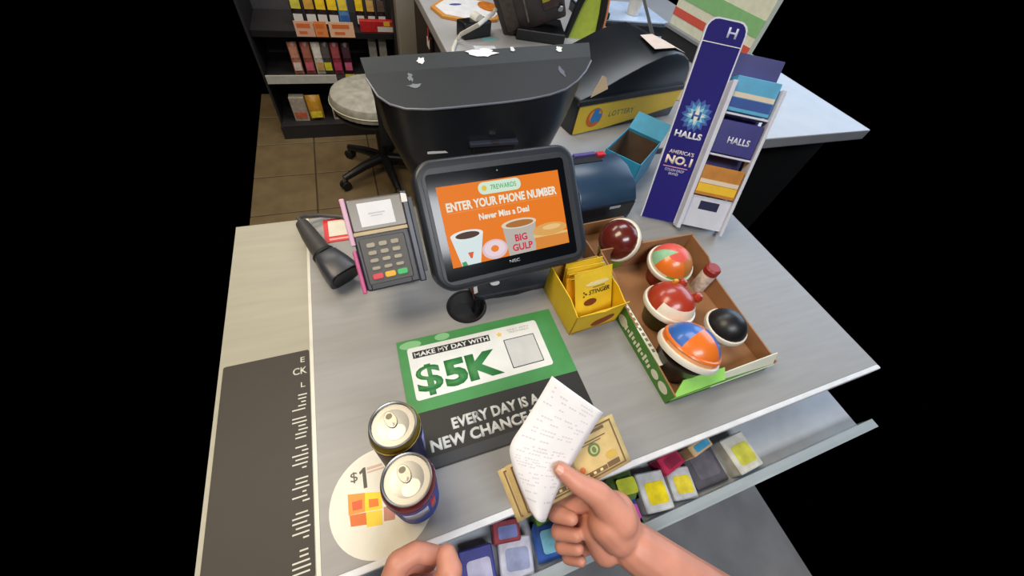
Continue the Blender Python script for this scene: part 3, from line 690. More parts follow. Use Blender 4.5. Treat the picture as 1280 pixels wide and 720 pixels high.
# white column and shelf bay right of the blue face
bay0, bay1 = 0.047, 0.150
MB().box((0.0475, 0.0, 0.008), (0.009, 0.32, 0.030), H).build('column', wht, ht, bevel=0.001)
MB().box((0.1535, 0.0, 0.008), (0.007, 0.32, 0.030), H).build('column', wht, ht, bevel=0.001)
MB().box((0.10, 0.03, -0.035), (0.114, 0.38, 0.004), H).build('bay_back', mat('bay_back_blue', (58, 60, 126), 0.5), ht)
MB().box((0.10, -0.116, 0.012), (0.104, 0.070, 0.006), H).build('bay_front', wht, ht)
flat('slot', [(0.078, -0.108), (0.124, -0.108), (0.124, -0.088), (0.078, -0.088)], 0.0151, ink((26, 30, 70)), ht, 0.0003, H)
for yb in (-0.08, 0.015, 0.10):
    MB().box((0.1, yb, -0.010), (0.104, 0.004, 0.05), H).build('shelf', wht, ht)
# back legs
bq = H @ Vector((0.05, 0.1, -0.008))
MB().prism([(-0.02, 0), (0.02, 0), (0.02, bq.z), (-0.02, bq.z)], -0.002, 0.002, T(bq.x + .01, bq.y + .01, 0) @ Matrix.Rotation(hy, 4, 'Z') @ Matrix.Rotation(PI / 2, 4, 'X')).build('easel_leg', CARD, ht)
def carton(loc_l, size, m, label, band=None):
    W = frame(HC, HUX, HUY); l = W @ Vector(loc_l)
    t = thing('product_carton', label, 'carton', M=frame(l, HUX, HUY))
    MB().box((0, 0, 0), size).build('box', m, t, bevel=0.001, seg=1)
    if band:
        MB().box((0, -size[1] * .25, size[2] / 2 + .0003), (size[0] * .96, size[1] * .28, 0.0006)).build('label_band', band, t)
        MB().box((0, -size[1] * .02, size[2] / 2 + .0003), (size[0] * .96, size[1] * .14, 0.0006)).build('white_band', ink((228, 214, 190)), t)
    return t
carton((0.10, -0.042, -0.004), (0.094, 0.066, 0.050), mat('carton_amber', (196, 130, 46), 0.5, var=0.12), 'amber carton with yellow band on the lowest shelf of the HALLS display', ink((242, 196, 40)))
t = carton((0.10, 0.053, -0.006), (0.094, 0.068, 0.046), mat('carton_indigo', (50, 48, 128), 0.45), 'indigo carton on the middle shelf of the HALLS display')
text('HALLS', ink((220, 224, 240)), t, 0.006, -0.004, 0.05, 0.014, 0.0232, bold=0.03)
t = carton((0.10, 0.138, -0.008), (0.094, 0.066, 0.044), mat('carton_sky', (80, 170, 214), 0.45), 'sky blue carton on the top shelf of the HALLS display', ink((40, 80, 160)))

# ================================================================== RECEIPT PRINTER
rp = thing('receipt_printer', 'blue-black receipt printer with rounded top behind the touchscreen', 'printer', (0.490, 0.582, CT), (0, 0, 0.06))
prm = mat('printer_blueblack', (42, 66, 92), 0.3, var=0.08, scale=30)
prof = [(-0.062, 0.0), (0.072, 0.0), (0.072, 0.088), (0.060, 0.104), (0.010, 0.104), (-0.040, 0.086), (-0.060, 0.060)]
MB().prism(prof, -0.080, 0.080, Matrix(((0, 0, 1, 0), (1, 0, 0, 0), (0, 1, 0, 0), (0, 0, 0, 1)))).build('housing', prm, rp, bevel=0.006, seg=3, smooth=True)
MB().box((0.0, -0.0625, 0.034), (0.150, 0.003, 0.040)).build('front_cover', mat('printer_front', (26, 30, 38), 0.25), rp, bevel=0.001)
MB().box((0.018, -0.0645, 0.048), (0.030, 0.001, 0.006)).build('badge', ink((180, 190, 204)), rp)
MB().box((-0.02, 0.045, 0.1045), (0.085, 0.020, 0.003)).build('paper_slot', BLACKP, rp, bevel=0.001)
MB().box((-0.015, 0.062, 0.107), (0.060, 0.010, 0.007)).build('paper_cover', mat('printer_lilac', (92, 84, 150), 0.4), rp, bevel=0.001)
MB().box((0.026, 0.055, 0.108), (0.022, 0.014, 0.009)).build('release_lever', mat('lever_red', (206, 44, 62), 0.4), rp, bevel=0.002)

# ================================================================== CASHIER MONITOR (seen from behind)
pz = thing('cashier_monitor', 'large black cashier terminal seen from behind with torn sticker remains', 'cash register', (0.25, 0.735, CT))
PM = T(-0.25, -0.735, -CT)
shell = mat('terminal_shell', (34, 37, 42), 0.34, var=0.14, scale=14, bump=0.03)
def topz(y, x=0.25): return 1.155 + (y - 0.65) * 0.15 + (x - 0.25) * 0.068
def outline(n=10):
    pts_ = [(0.018, 0.80), (0.020, 0.752), (0.033, 0.70), (0.05, 0.675), (0.075, 0.659), (0.115, 0.651), (0.16, 0.6495), (0.21, 0.649), (0.26, 0.649), (0.31, 0.651), (0.355, 0.657), (0.395, 0.669), (0.43, 0.691), (0.462, 0.72), (0.488, 0.752), (0.503, 0.80)]
    return pts_
O = outline()
def ring(sx, dy, sy, zf): return [((0.25 + (x - 0.25) * sx), 0.80 + (y - 0.80) * sy + dy, zf(x, y)) for x, y in O]
r0 = ring(1, 0, 1, lambda x, y: topz(y, x))
r1 = ring(0.985, 0.002, 0.985, lambda x, y: topz(y, x) - 0.012)
r2 = ring(0.92, 0.0, 0.95, lambda x, y: topz(y, x) - 0.10)
r3 = ring(0.80, 0.0, 0.80, lambda x, y: CT + 0.035 + (y - .65) * .2)
b_ = MB()
for ra, rb in ((r1, r0), (r2, r1), (r3, r2)):
    n = len(O)
    b_.add(ra + rb, [(i, (i + 1) % n, n + (i + 1) % n, n + i) for i in range(n)], PM)
n = len(O); b_.add(r3, [tuple(range(n))], PM)
b_.build('rear_shell', shell, pz, smooth=True)
MB().add(r0, [tuple(range(n))], PM).build('top_panel', mat('terminal_top', (32, 36, 40), 0.5, var=0.12, scale=10, spec=0.3), pz, solid=0.002)
# raised strip along the far top edge
MB().add([(0.020, 0.762, topz(.762, .02) + .001), (0.492, 0.762, topz(.762, .49) + .001), (0.504, 0.803, topz(.8, .504) + .007), (0.016, 0.803, topz(.8, .016) + .007), (0.016, 0.806, topz(.8, .016) - .01), (0.504, 0.806, topz(.8, .504) - .01)], [(0, 1, 2, 3), (3, 2, 5, 4), (0, 3, 4), (1, 5, 2), (0, 4, 5, 1)], PM).build('top_strip', mat('terminal_strip', (36, 42, 46), 0.5, spec=0.3), pz)
MB().tube([Vector((x, y - .001, topz(y, x) - .001)) for x, y in O[1:-1]], 0.0022, 8, PM).build('rim_bead', mat('rim_grey', (112, 116, 130), 0.3), pz, smooth=True)
# screen on the cashier side
MB().add([(0.03, 0.808, CT + .06), (0.47, 0.808, CT + .06), (0.47, 0.812, topz(.8, .47)), (0.03, 0.812, topz(.8, .03))], [(0, 1, 2, 3)], PM).build('screen_side', BLACKP, pz, solid=0.004)
# mount bracket, slots and label on the back
MB().box((0.248, 0.662, 1.050), (0.092, 0.020, 0.036), PM).build('mount_bracket', BLACKP, pz, bevel=0.003)
MB().box((0.246, 0.650, 1.070), (0.105, 0.014, 0.008), PM).build('bracket_ledge', mat('bracket_sheen', (58, 62, 76), 0.3), pz, bevel=0.002)
MB().box((0.246, 0.645, 1.076), (0.014, 0.006, 0.004), PM).build('bracket_catch', STEEL, pz)
lp0 = Vector((0.130, 0.6600, 1.052))
MB().box((lp0.x, lp0.y - .002, lp0.z), (0.042, 0.001, 0.005), PM).build('label_strip', WHITE, pz)
# torn white sticker scraps on the top
def scrap(cx, cy, rx, ry, rgb, n_=17):
    pts_ = [(cx + rx * (0.35 + 0.65 * random.random()) * math.cos(2 * PI * k / n_), cy + ry * (0.45 + 0.55 * random.random()) * math.sin(2 * PI * k / n_)) for k in range(n_)]
    lo = [(x, y, topz(y, x) + .0016 + max(0, y - .762) * .16) for x, y in pts_]
    MB().add(lo, [tuple(range(n_))], PM).build('sticker_scrap', ink(rgb), pz, solid=0.0006)
def tp(x, y):                        # where the pixel's ray meets the sloping top
    d = ray(x, y); t0, t1 = 0.3, 2.0
    for _ in range(40):
        tm_ = (t0 + t1) / 2; p_ = EYE + d * tm_
        if p_.z > topz(p_.y, p_.x): t0 = tm_
        else: t1 = tm_
    return p_
for (x, y, rx, ry, rgb) in ((526, 79, .012, .010, (220, 222, 226)), (602, 70, .042, .014, (226, 228, 232)), (640, 66, .008, .008, (206, 208, 214)), (698, 65, .010, .010, (218, 220, 222)), (513, 97, .007, .018, (104, 110, 120)), (519, 108, .018, .008, (110, 116, 126)), (702, 90, .007, .026, (88, 90, 110))):
    p = tp(x, y); scrap(p.x, p.y, rx, ry, rgb)
# neck, foot
MB().tube([Vector((0.25, 0.715, CT + .06)), Vector((0.25, 0.71, CT + .008))], 0.04, 18, PM).build('neck', BLACKP, pz, smooth=True)
MB().prism(rrect(0.19, 0.10, 0.02, 5, 0.25, 0.71), CT, CT + .012, PM).build('stand_foot', BLACKP, pz, bevel=0.003)

# ================================================================== LOTTERY TERMINAL
lv = Vector((0.43, 0.085, 0)).normalized()
lot = thing('lottery_terminal', 'black humped lottery terminal with a yellow front panel on the back counter', 'lottery machine', (0.57, 0.875, BZ), (0, 0, math.atan2(lv.y, lv.x)))
Mp = Matrix(((1, 0, 0, 0), (0, 0, -1, 0), (0, 1, 0, 0), (0, 0, 0, 1)))
prof = [(0.0, 0.0), (0.435, 0.0), (0.437, 0.115), (0.425, 0.150), (0.402, 0.176), (0.37, 0.193), (0.33, 0.201), (0.28, 0.197), (0.21, 0.178), (0.13, 0.150), (0.05, 0.118), (0.0, 0.104)]
lb = mat('lottery_black', (26, 30, 36), 0.34, var=0.12, scale=14)
MB().prism(prof, -0.24, 0.0, Mp).build('housing', lb, lot, bevel=0.006, seg=2, smooth=True)
MB().box((0.215, -0.004, 0.098), (0.44, 0.012, 0.014)).build('front_ledge', BLACKP, lot, bevel=0.002)
yp = flat('yellow_panel', [(0.006, 0.004), (0.12, 0.006), (0.30, 0.022), (0.425, 0.034), (0.430, 0.088), (0.006, 0.088)], 0.0, mat('panel_yellow', (238, 198, 56), 0.4, var=0.1, scale=5), lot, 0.003, Mp)
flat('logo_ball', ell(0.072, 0.047, 0.030, 0.029), 0.003, ink((216, 106, 36)), yp, 0.0004, Mp)
flat('logo_ball', ell(0.074, 0.052, 0.022, 0.020), 0.0034, ink((236, 160, 60)), yp, 0.0004, Mp)
flat('logo_flag', [(0.058, 0.045), (0.066, 0.074), (0.086, 0.072), (0.084, 0.058), (0.100, 0.056), (0.096, 0.034), (0.064, 0.032)], 0.0038, ink((46, 130, 190)), yp, 0.0004, Mp)
text('LOTTERY', ink((150, 140, 84)), yp, 0.182, 0.050, 0.105, 0.017, 0.003, Mp, bold=0.02)
MB().add([(0.262, 0.03, 0.204), (0.335, 0.02, 0.2065), (0.39, 0.02, 0.190), (0.40, 0.11, 0.187), (0.335, 0.12, 0.2065), (0.285, 0.12, 0.206)], [(0, 1, 4, 5), (1, 2, 3, 4)]).build('paper_slip', ink((222, 206, 196)), lot, solid=0.0008)
MB().add([(0.02, -0.016, 0.118), (0.075, -0.016, 0.135), (0.06, -0.010, 0.165), (0.045, -0.010, 0.17)], [(0, 1, 2, 3)]).build('ticket_stub', ink((226, 196, 156)), lot, solid=0.0008)

# ================================================================== BLUE OPEN BOX
n0 = Vector((0.624, 0.612, 0)); ub = math.atan2(0.59, 0.81)
bb = thing('open_box', 'open teal blue carton with brown inside, behind the HALLS display', 'carton', (n0.x, n0.y, CT), (0, 0, ub))
TEAL = mat('teal_card', (52, 150, 186), 0.5, var=0.08); TIN = mat('brown_inside', (104, 84, 68), 0.8, var=0.12)
L_, W_, Hh = 0.150, 0.098, 0.085
MB().box((L_ / 2, W_ / 2, 0.001), (L_, W_, 0.002)).build('box_base', TIN, bb)
for c_, d_ in (((L_ / 2, 0.001, Hh / 2), (L_, 0.002, Hh)), ((L_ / 2, W_ - .001, Hh / 2), (L_, 0.002, Hh)), ((0.001, W_ / 2, Hh / 2), (0.002, W_, Hh)), ((L_ - .001, W_ / 2, Hh / 2), (0.002, W_, Hh))):
    MB().box(c_, d_).build('box_wall', TEAL, bb)
for c_, d_ in (((L_ / 2, 0.0028, Hh / 2), (L_ - .004, 0.001, Hh - .012)), ((L_ / 2, W_ - .0028, Hh / 2), (L_ - .004, 0.001, Hh - .012)), ((L_ - .0028, W_ / 2, Hh / 2), (0.001, W_ - .006, Hh - .012))):
    MB().box(c_, d_).build('inner_lining', TIN, bb)
MB().add([(L_ - .001, 0, Hh), (L_ - .001, W_, Hh), (L_ + .045, W_, Hh + .03), (L_ + .045, 0, Hh + .03)], [(0, 1, 2, 3)]).build('box_flap', TEAL, bb, solid=0.002)

# ================================================================== THINGS ON THE BACK COUNTER
def back_at(x, y, z=None): return P(x, y, BZ if z is None else z)
# white tray with amber rim
p = back_at(586, 15)
wt = thing('food_tray', 'white eight-sided tray with an amber rim at the far end of the back counter', 'tray', (p.x, p.y, BZ), (0, 0, 0.25))
oct_ = [(0.17 * math.cos(PI / 8 + PI / 4 * k), 0.14 * math.sin(PI / 8 + PI / 4 * k)) for k in range(8)]
MB().prism(oct_, 0, 0.012).build('tray_rim', mat('amber_rim', (206, 142, 62), 0.5), wt, bevel=0.002)
MB().prism([(x * .88, y * .88) for x, y in oct_], 0.012, 0.014).build('tray_liner', mat('liner_white', (226, 226, 228), 0.5), wt)
MB().prism(ell(0.10, 0.0, 0.045, 0.06, 14), 0.014, 0.018).build('amber_patch', mat('amber_patch', (190, 110, 36), 0.5, var=0.2), wt)
MB().prism(ell(-0.04, 0.05, 0.03, 0.012, 10), 0.014, 0.0145).build('blue_mark', ink((70, 82, 150)), wt)
# small black device
p = back_at(592, 45)
bk = thing('tape_dispenser', 'small black box with white roll beside the white tray', 'dispenser', (p.x, p.y, BZ), (0, 0, 0.35))
MB().box((0, 0, 0.028), (0.13, 0.06, 0.056)).build('case', BLACKP, bk, bevel=0.008)
MB().lathe([(0.014, -0.02), (0.020, -0.02), (0.020, 0.02), (0.014, 0.02)], 18, T(0.012, 0, 0.056) @ Matrix.Rotation(PI / 2, 4, 'X')).build('roll', WHITE, bk, smooth=True)
# loose cards
p = back_at(606, 60); c_ = MB().box((0, 0, 0.001), (0.085, 0.03, 0.002)).build('paper_card', ink((222, 224, 230))); c_.location = (p.x, p.y, BZ); tag(c_, 'small white card on the back counter behind the cashier terminal', 'card')
p = back_at(612, 49); c_ = MB().box((0, 0, 0.001), (0.06, 0.02, 0.002)).build('paper_card', ink((120, 196, 204))); c_.location = (p.x, p.y, BZ); c_.rotation_euler = (0, 0, 0.2); tag(c_, 'small pale teal card on the back counter', 'card')
# white cable draped over the counter
pts = [back_at(634, -16, BZ + .10), back_at(626, 2, BZ + .09), back_at(617, 16, BZ + .095), back_at(598, 31, BZ + .092), back_at(576, 43, BZ + .030), back_at(570, 52, BZ + .006), back_at(566, 62, BZ + .006), back_at(566, 74, BZ + .006)]
cb = MB().tube(pts, 0.007, 8).build('white_cable', mat('cable_white', (216, 212, 204), 0.45), smooth=True); tag(cb, 'white cable hanging down onto the back counter', 'cable')
# dark tilted machine (label printer seen from behind)
p = back_at(662, 56)
mc = thing('office_machine', 'dark brown tilted machine with exposed mechanism behind the cashier terminal', 'machine', (p.x + .02, p.y + .05, BZ), (0, 0, -0.30))
tl = T(0.02, 0, 0.03) @ Matrix.Rotation(-0.42, 4, 'Y') @ Matrix.Rotation(math.radians(24), 4, 'X')
dkb = mat('machine_brown', (66, 58, 56), 0.4, var=0.3, scale=16)
MB().box((0, 0.055, 0.17), (0.26, 0.07, 0.34), tl).build('case', dkb, mc, bevel=0.008)
MB().box((0.04, 0.07, 0.02), (0.20, 0.18, 0.04)).build('base', BLACKP, mc, bevel=0.004)
for k, (x_, z_, w_, h_) in enumerate(((-0.085, 0.17, 0.05, 0.28), (-0.02, 0.19, 0.008, 0.30), (0.055, 0.24, 0.07, 0.05), (0.05, 0.16, 0.05, 0.04), (0.075, 0.09, 0.06, 0.05))):
    MB().box((x_, 0.016, z_), (w_, 0.012, h_), tl).build('mechanism_plate', mat('mech_%d' % k, ((86, 76, 70), (120, 108, 100), (104, 92, 92), (136, 122, 118), (74, 58, 56))[k], 0.35, 0.3, var=0.3, scale=40), mc, bevel=0.002)
MB().box((0.06, 0.010, 0.125), (0.028, 0.012, 0.045), tl).build('yellow_tab', mat('tab_yellow', (188, 180, 40), 0.4), mc, bevel=0.002)
MB().lathe([(0.013, -0.006), (0.019, -0.006), (0.019, 0.006), (0.013, 0.006)], 18, tl @ T(0.075, 0.01, 0.28) @ Matrix.Rotation(PI / 2, 4, 'X')).build('gear', STEEL, mc, smooth=True)
MB().lathe([(0.0, 0.006), (0.010, 0.004), (0.011, 0)], 14, tl @ T(0.11, 0.014, 0.05) @ Matrix.Rotation(PI / 2, 4, 'X')).build('knob', STEEL, mc, smooth=True)
# lime sign in a black arched frame with orange edge
p = back_at(724, 52)
sg = thing('counter_sign', 'lime green sign in a black arched frame with orange edge', 'sign', (p.x + .035, p.y + .02, BZ), (-0.15, 0, -0.35))
Ms = Mp
MB().prism([(-0.075, 0.0), (0.045, 0.0), (0.035, 0.17), (0.01, 0.25), (-0.01, 0.25)], -0.006, 0.0, Ms).build('lime_panel', mat('lime_panel', (176, 196, 70), 0.5, var=0.1), sg)
MB().tube([(0.052, -0.004, 0.0), (0.050, -0.004, 0.10), (0.040, -0.004, 0.19), (0.016, -0.004, 0.28), (-0.02, -0.004, 0.34)], [0.013, 0.015, 0.017, 0.018, 0.018], 10).build('frame_arm', BLACKP, sg, smooth=True)
MB().tube([(-0.085, -0.004, 0.0), (-0.06, -0.004, 0.10), (-0.03, -0.004, 0.20), (-0.018, -0.004, 0.33)], [0.013, 0.015, 0.018, 0.022], 10).build('frame_arm', BLACKP, sg, smooth=True)
MB().tube([(0.069, -0.004, 0.0), (0.068, -0.004, 0.10), (0.058, -0.004, 0.20), (0.036, -0.004, 0.29), (0.0, -0.004, 0.35)], 0.005, 8).build('orange_edge', mat('orange_edge', (222, 140, 92), 0.4), sg, smooth=True)
# pale folder on a black tray with a paper cup
p = back_at(772, 33)
fo = thing('document_tray', 'black tray topped with a pale blue-white folder near the striped sign', 'tray', (p.x + .02, p.y + .05, BZ), (0, 0, -0.05))
MB().box((0, 0, 0.02), (0.40, 0.30, 0.04)).build('tray_body', BLACKP, fo, bevel=0.004)
MB().box((0.01, 0.01, 0.044), (0.40, 0.27, 0.008)).build('folder', mat('folder_pale', (196, 214, 240), 0.35), fo, bevel=0.002)
MB().box((-0.17, -0.09, 0.055), (0.10, 0.07, 0.03)).build('grip', mat('grip_teal', (30, 62, 66), 0.5), fo, bevel=0.003)
p = back_at(790, 18, BZ + .048)
pc_ = thing('paper_cup', 'tall white paper cup standing on the pale folder', 'cup', (p.x, p.y, BZ + .0482))
MB().lathe([(0.026, 0), (0.028, 0.002), (0.036, 0.115), (0.038, 0.118), (0.034, 0.116), (0.026, 0.01), (0, 0.01)], 24).build('cup_wall', mat('cup_paper', (222, 214, 200), 0.5), pc_, smooth=True)
MB().lathe([(0.0345, 0.07), (0.0355, 0.10)], 24, cap=False).build('sleeve_band', ink((200, 186, 168)), pc_)
pts = [back_at(802, -12, BZ + .25), back_at(810, 20, BZ + .12), back_at(816, 45, BZ + .04), back_at(822, 66, BZ + .006), back_at(828, 84, BZ + .006)]
cb = MB().tube(pts, [0.005, 0.006, 0.008, 0.012, 0.006], 8).build('grey_cable', mat('cable_grey', (128, 128, 134), 0.45), smooth=True); tag(cb, 'grey cable dropping behind the lottery terminal', 'cable')
pts = [back_at(752, 32, BZ + .05), back_at(764, 40, BZ + .05), back_at(770, 52, BZ + .03), back_at(774, 62, BZ + .02)]
cb = MB().tube(pts, 0.006, 8).build('white_cable', mat('cable_white', (216, 212, 204), 0.45), smooth=True); tag(cb, 'short pale cable between the folder and the lottery terminal', 'cable')
# striped lightbox on a black base
A = back_at(822, 52); B = back_at(905, 108)
dv = (B - A); yaw = math.atan2(dv.y, dv.x); Ls = dv.length
sl = thing('striped_sign', 'white sign panel with green and red stripes on a black base', 'sign', (A.x, A.y, BZ), (0, 0, yaw))
MB().box((Ls / 2, 0.05, 0.032), (Ls, 0.08, 0.064)).build('base', mat('sign_base_black', (34, 34, 38), 0.5), sl, bevel=0.004)
MB().box((Ls / 2, 0.02, 0.070), (Ls, 0.04, 0.012)).build('base_rail', mat('rail_grey', (128, 132, 138), 0.4), sl, bevel=0.002)
MB().box((Ls / 2, 0.04, 0.22), (Ls, 0.03, 0.30)).build('panel', mat('panel_cream', (226, 228, 206), 0.45), sl, bevel=0.003)
bars('stripe', [(0.0, 0.110, Ls, 0.138)], 0.0, ink((212, 88, 72)), sl, 0.001, T(0, 0.0245, 0) @ Mp)
bars('stripe', [(0.0, 0.170, Ls, 0.225)], 0.0, ink((136, 192, 130)), sl, 0.001, T(0, 0.0245, 0) @ Mp)
# cardboard sheet at the end of the back counter
p = back_at(852, 108); c_ = MB().box((0, 0, 0.0015), (0.22, 0.26, 0.003)).build('cardboard_sheet', mat('tan_card', (176, 152, 112), 0.8, var=0.1)); c_.location = (p.x, p.y, BZ); c_.rotation_euler = (0, 0, -0.3); tag(c_, 'tan cardboard sheet lying behind the lottery terminal', 'cardboard')
# red and white packet hanging on the dark cabinet side
p = PX(534, 44, 0.338)
hk = thing('hanging_packet', 'red and white packet hanging on the dark side of the back counter', 'packet', (0.358, p.y, p.z - .10))
MB().box((-0.008, 0, 0.05), (0.016, 0.07, 0.10)).build('pouch', mat('packet_black', (40, 30, 32), 0.4), hk, bevel=0.004)
MB().box((-0.017, 0.0, 0.07), (0.002, 0.05, 0.035)).build('white_label', WHITE, hk)
MB().box((-0.0175, -0.01, 0.105), (0.002, 0.018, 0.05)).build('red_strip', ink((206, 52, 44)), hk)
MB().box((-0.017, 0.01, 0.01), (0.002, 0.03, 0.014)).build('white_label', WHITE, hk)

# ================================================================== SNACK SHELF
SY0 = 2.50
sh = thing('snack_shelf', 'dark stepped snack shelf unit against the back, filled with packets', 'shelf', (-0.15, SY0 + .2, 0))
SM = T(0.15, -(SY0 + .2), 0)
sx0, sx1 = -0.50, 0.279
dk = mat('shelf_dark', (38, 36, 38), 0.55, var=0.1)
MB().box(((sx0 + sx1) / 2, SY0 + .02 + .2, 0.04), (sx1 - sx0, 0.44, 0.08), SM).build('kick_base', dk, sh)
MB().box(((sx0 + sx1) / 2, SY0 + .43, 0.55), (sx1 - sx0, 0.02, 1.10), SM).build('back_panel', mat('shelf_back', (74, 72, 76), 0.6, var=0.1), sh)
MB().box((sx1 - .006, SY0 + .24, 0.5), (0.012, 0.38, 1.0), SM).build('upright', dk, sh)
MB().box((sx0 + .006, SY0 + .24, 0.5), (0.012, 0.38, 1.0), SM).build('upright', dk, sh)
SHELF = ((0.085, SY0 + .0), (0.345, SY0 + .05), (0.575, SY0 + .10))
for k, (z_, y_) in enumerate(SHELF):
    MB().box(((sx0 + sx1) / 2, (y_ + SY0 + .42) / 2, z_), (sx1 - sx0 - .024, SY0 + .42 - y_, 0.016), SM).build('shelf_board', dk, sh, bevel=0.002)
MB().box((-0.295, SHELF[1][1] - .006, 0.352), (0.38, 0.010, 0.045), SM).build('price_strip', mat('strip_white', (190, 188, 180), 0.5), sh)
MB().box(((sx0 + sx1) / 2, SHELF[2][1] - .006, 0.57), (sx1 - sx0 - .03, 0.010, 0.03), SM).build('price_strip', BLACKP, sh)
for (x0, x1, rgb) in ((372, 396, (226, 176, 150)), (396, 412, (232, 142, 76)), (414, 445, (238, 190, 156))):
    a = PY(x0, 50, SHELF[2][1] - .02); b2 = PY(x1, 47, SHELF[2][1] - .02)
    MB().box(((a.x + b2.x) / 2, SHELF[2][1] - .014, 0.600), (b2.x - a.x - .006, 0.004, 0.075), SM).build('price_card', ink(rgb), sh)
    wc_ = b2.x - a.x
    bars('card_print', [((a.x + b2.x) / 2 - wc_ * .36, 0.606, (a.x + b2.x) / 2 + wc_ * .30, 0.626), ((a.x + b2.x) / 2 - wc_ * .30, 0.576, (a.x + b2.x) / 2 + wc_ * .1, 0.590)], 0, ink((222, 112, 52)), sh, 0.0006, SM @ T(0, SHELF[2][1] - .0162, 0) @ Matrix(((1, 0, 0, 0), (0, 0, -1, 0), (0, 1, 0, 0), (0, 0, 0, 1))))
for x0 in (433, 446):
    a = PY(x0 + 5, 95, SHELF[1][1] - .012)
    MB().box((a.x, SHELF[1][1] - .014, a.z), (0.055, 0.003, 0.020), SM).build('price_card', ink((214, 196, 40)), sh)

def snack(name, cat_, x, y_, z_, w_, h_, d_, main, lab, label, grp, lean=0.16, kind='bag', lab2=None):
    t = thing(name, label, cat_, (x, y_, z_), (-lean, 0.0, random.uniform(-.08, .08)), grp)
    if kind == 'bag':
        rf = []; rb = []
        for i in range(8):
            v = i / 7; a_ = []; b2 = []
            for j in range(6):
                u = j / 5; q_ = d_ / 2 * (math.sin(PI * u) ** .5) * (math.sin(PI * min(1, max(0, v))) ** .4) + .0008
                a_.append(((u - .5) * w_, -q_, v * h_)); b2.append(((u - .5) * w_, q_, v * h_))
            rf.append(a_); rb.append(b2)
        MB().grid(rf).grid(rb).build('pouch', main, t, smooth=True)
    else:
        MB().box((0, 0, h_ / 2), (w_, d_, h_)).build('box', main, t, bevel=0.002, seg=1)
    yo = -d_ / 2 - .0018
    MB().box((0, yo, h_ * .26), (w_ * .78, 0.0016, h_ * .26)).build('label_panel', lab, t)
    if lab2: MB().box((0, yo, h_ * .70), (w_ * .80, 0.0016, h_ * .34)).build('colour_panel', lab2, t)
    return t
def sc_(n, rgb): return mat('snack_' + n, rgb, 0.35, var=0.25, scale=40)
OFFW = ink((206, 202, 198))
# top row: chip bags
names = ['leftmost of', 'second of', 'third of', 'fourth of']
tops = [((375, 0), (196, 190, 70)), ((391, 0), (196, 150, 60)), ((405, 0), (232, 192, 40)), ((419, 0), (236, 198, 34))]
zz = SHELF[2][0] + .009; yy0 = SHELF[2][1] + .055
for k, ((x_, _), rgb) in enumerate(tops):
    X = PY(x_, 28, yy0).x
    snack('snack_bag', 'bag', X, yy0, zz, 0.060, 0.165, 0.03, sc_('black', (44, 34, 36)), OFFW, 'black snack bag with yellow top, %s the four on the top shelf' % names[k], 'yellow-topped bags on the top shelf', lab2=sc_('top%d' % k, rgb))
X = PY(432, 28, yy0).x
snack('snack_bag', 'bag', X, yy0, zz, 0.056, 0.165, 0.03, sc_('blue', (90, 140, 196)), sc_('blue2', (52, 92, 160)), 'blue and yellow snack bag right of the yellow-topped bags', 'bags on the top shelf', lab2=sc_('yl', (222, 196, 60)))
for x_, rgb, l_ in ((452, (234, 196, 30), 'snack bag with bright yellow top, third from the grey pillar'), (468, (196, 160, 84), 'snack bag with tan top, second from the grey pillar'), (486, (84, 70, 62), 'mostly black snack bag beside the grey pillar')):
    X = PY(x_, 28, yy0).x
    snack('snack_bag', 'bag', X - {486: 0.036, 468: 0.012, 452: 0.0}[x_], yy0 + .018, zz, 0.050, 0.155, 0.03, sc_('black', (44, 34, 36)), OFFW, l_, 'bags on the top shelf', lab2=sc_('t%d' % x_, rgb))
# red carton hung on the top shelf front
a = PY(452, 50, SHELF[2][1] - .04); b2 = PY(505, 50, SHELF[2][1] - .04)
rb_ = thing('red_carton', 'long red snack carton at the front of the top shelf beside the pillar', 'carton', ((a.x + b2.x) / 2 - .02, SHELF[2][1] + .018, 0.584))
MB().box((0, 0, 0.03), (b2.x - a.x - .05, 0.03, 0.06)).build('box', sc_('red', (186, 34, 34)), rb_, bevel=0.003)
MB().box((0.045, -0.0158, 0.018), (0.09, 0.002, 0.025)).build('white_label', OFFW, rb_)
MB().box((0.055, -0.0158, 0.046), (0.035, 0.002, 0.022)).build('yellow_label', ink((226, 180, 40)), rb_)
# middle row: pouches
zz = SHELF[1][0] + .009; yy1 = SHELF[1][1] + .06
for x_, rgb, l_, rgb2 in ((374, (176, 116, 92), 'brown pink pouch at the left end of the middle shelf', (210, 190, 180)), (389, (150, 84, 66), 'reddish pouch with a pink label, second on the middle shelf', (196, 90, 110)),
                          (402, (206, 200, 190), 'white and tan pouch, third on the middle shelf', (190, 150, 90)), (412, (72, 64, 62), 'dark pouch with a yellow tag, fourth on the middle shelf', (206, 196, 50)), (424, (142, 58, 62), 'crimson pouch, fifth on the middle shelf', (176, 60, 100)), (437, (56, 26, 34), 'dark maroon pouch with pink label, right of the crimson pouch', (186, 90, 120))):
    X = PY(x_, 88, yy1).x
    snack('snack_pouch', 'pouch', X, yy1, zz, 0.050, 0.165, 0.028, sc_('p%d' % x_, rgb), sc_('q%d' % x_, rgb2), l_, 'pouches on the middle shelf', lab2=sc_('r%d' % x_, tuple(min(255, v + 18) for v in rgb)))
for x_, l_ in ((467, 'pale grey box left of its twin on the middle shelf'), (480, 'pale grey box nearest the pillar on the middle shelf')):
    X = PY(x_, 66, yy1).x
    snack('snack_box', 'box', X, yy1 + .06, zz, 0.046, 0.20, 0.04, sc_('grey', (150, 146, 140)), OFFW, l_, 'grey boxes on the middle shelf', kind='box', lean=0.0)
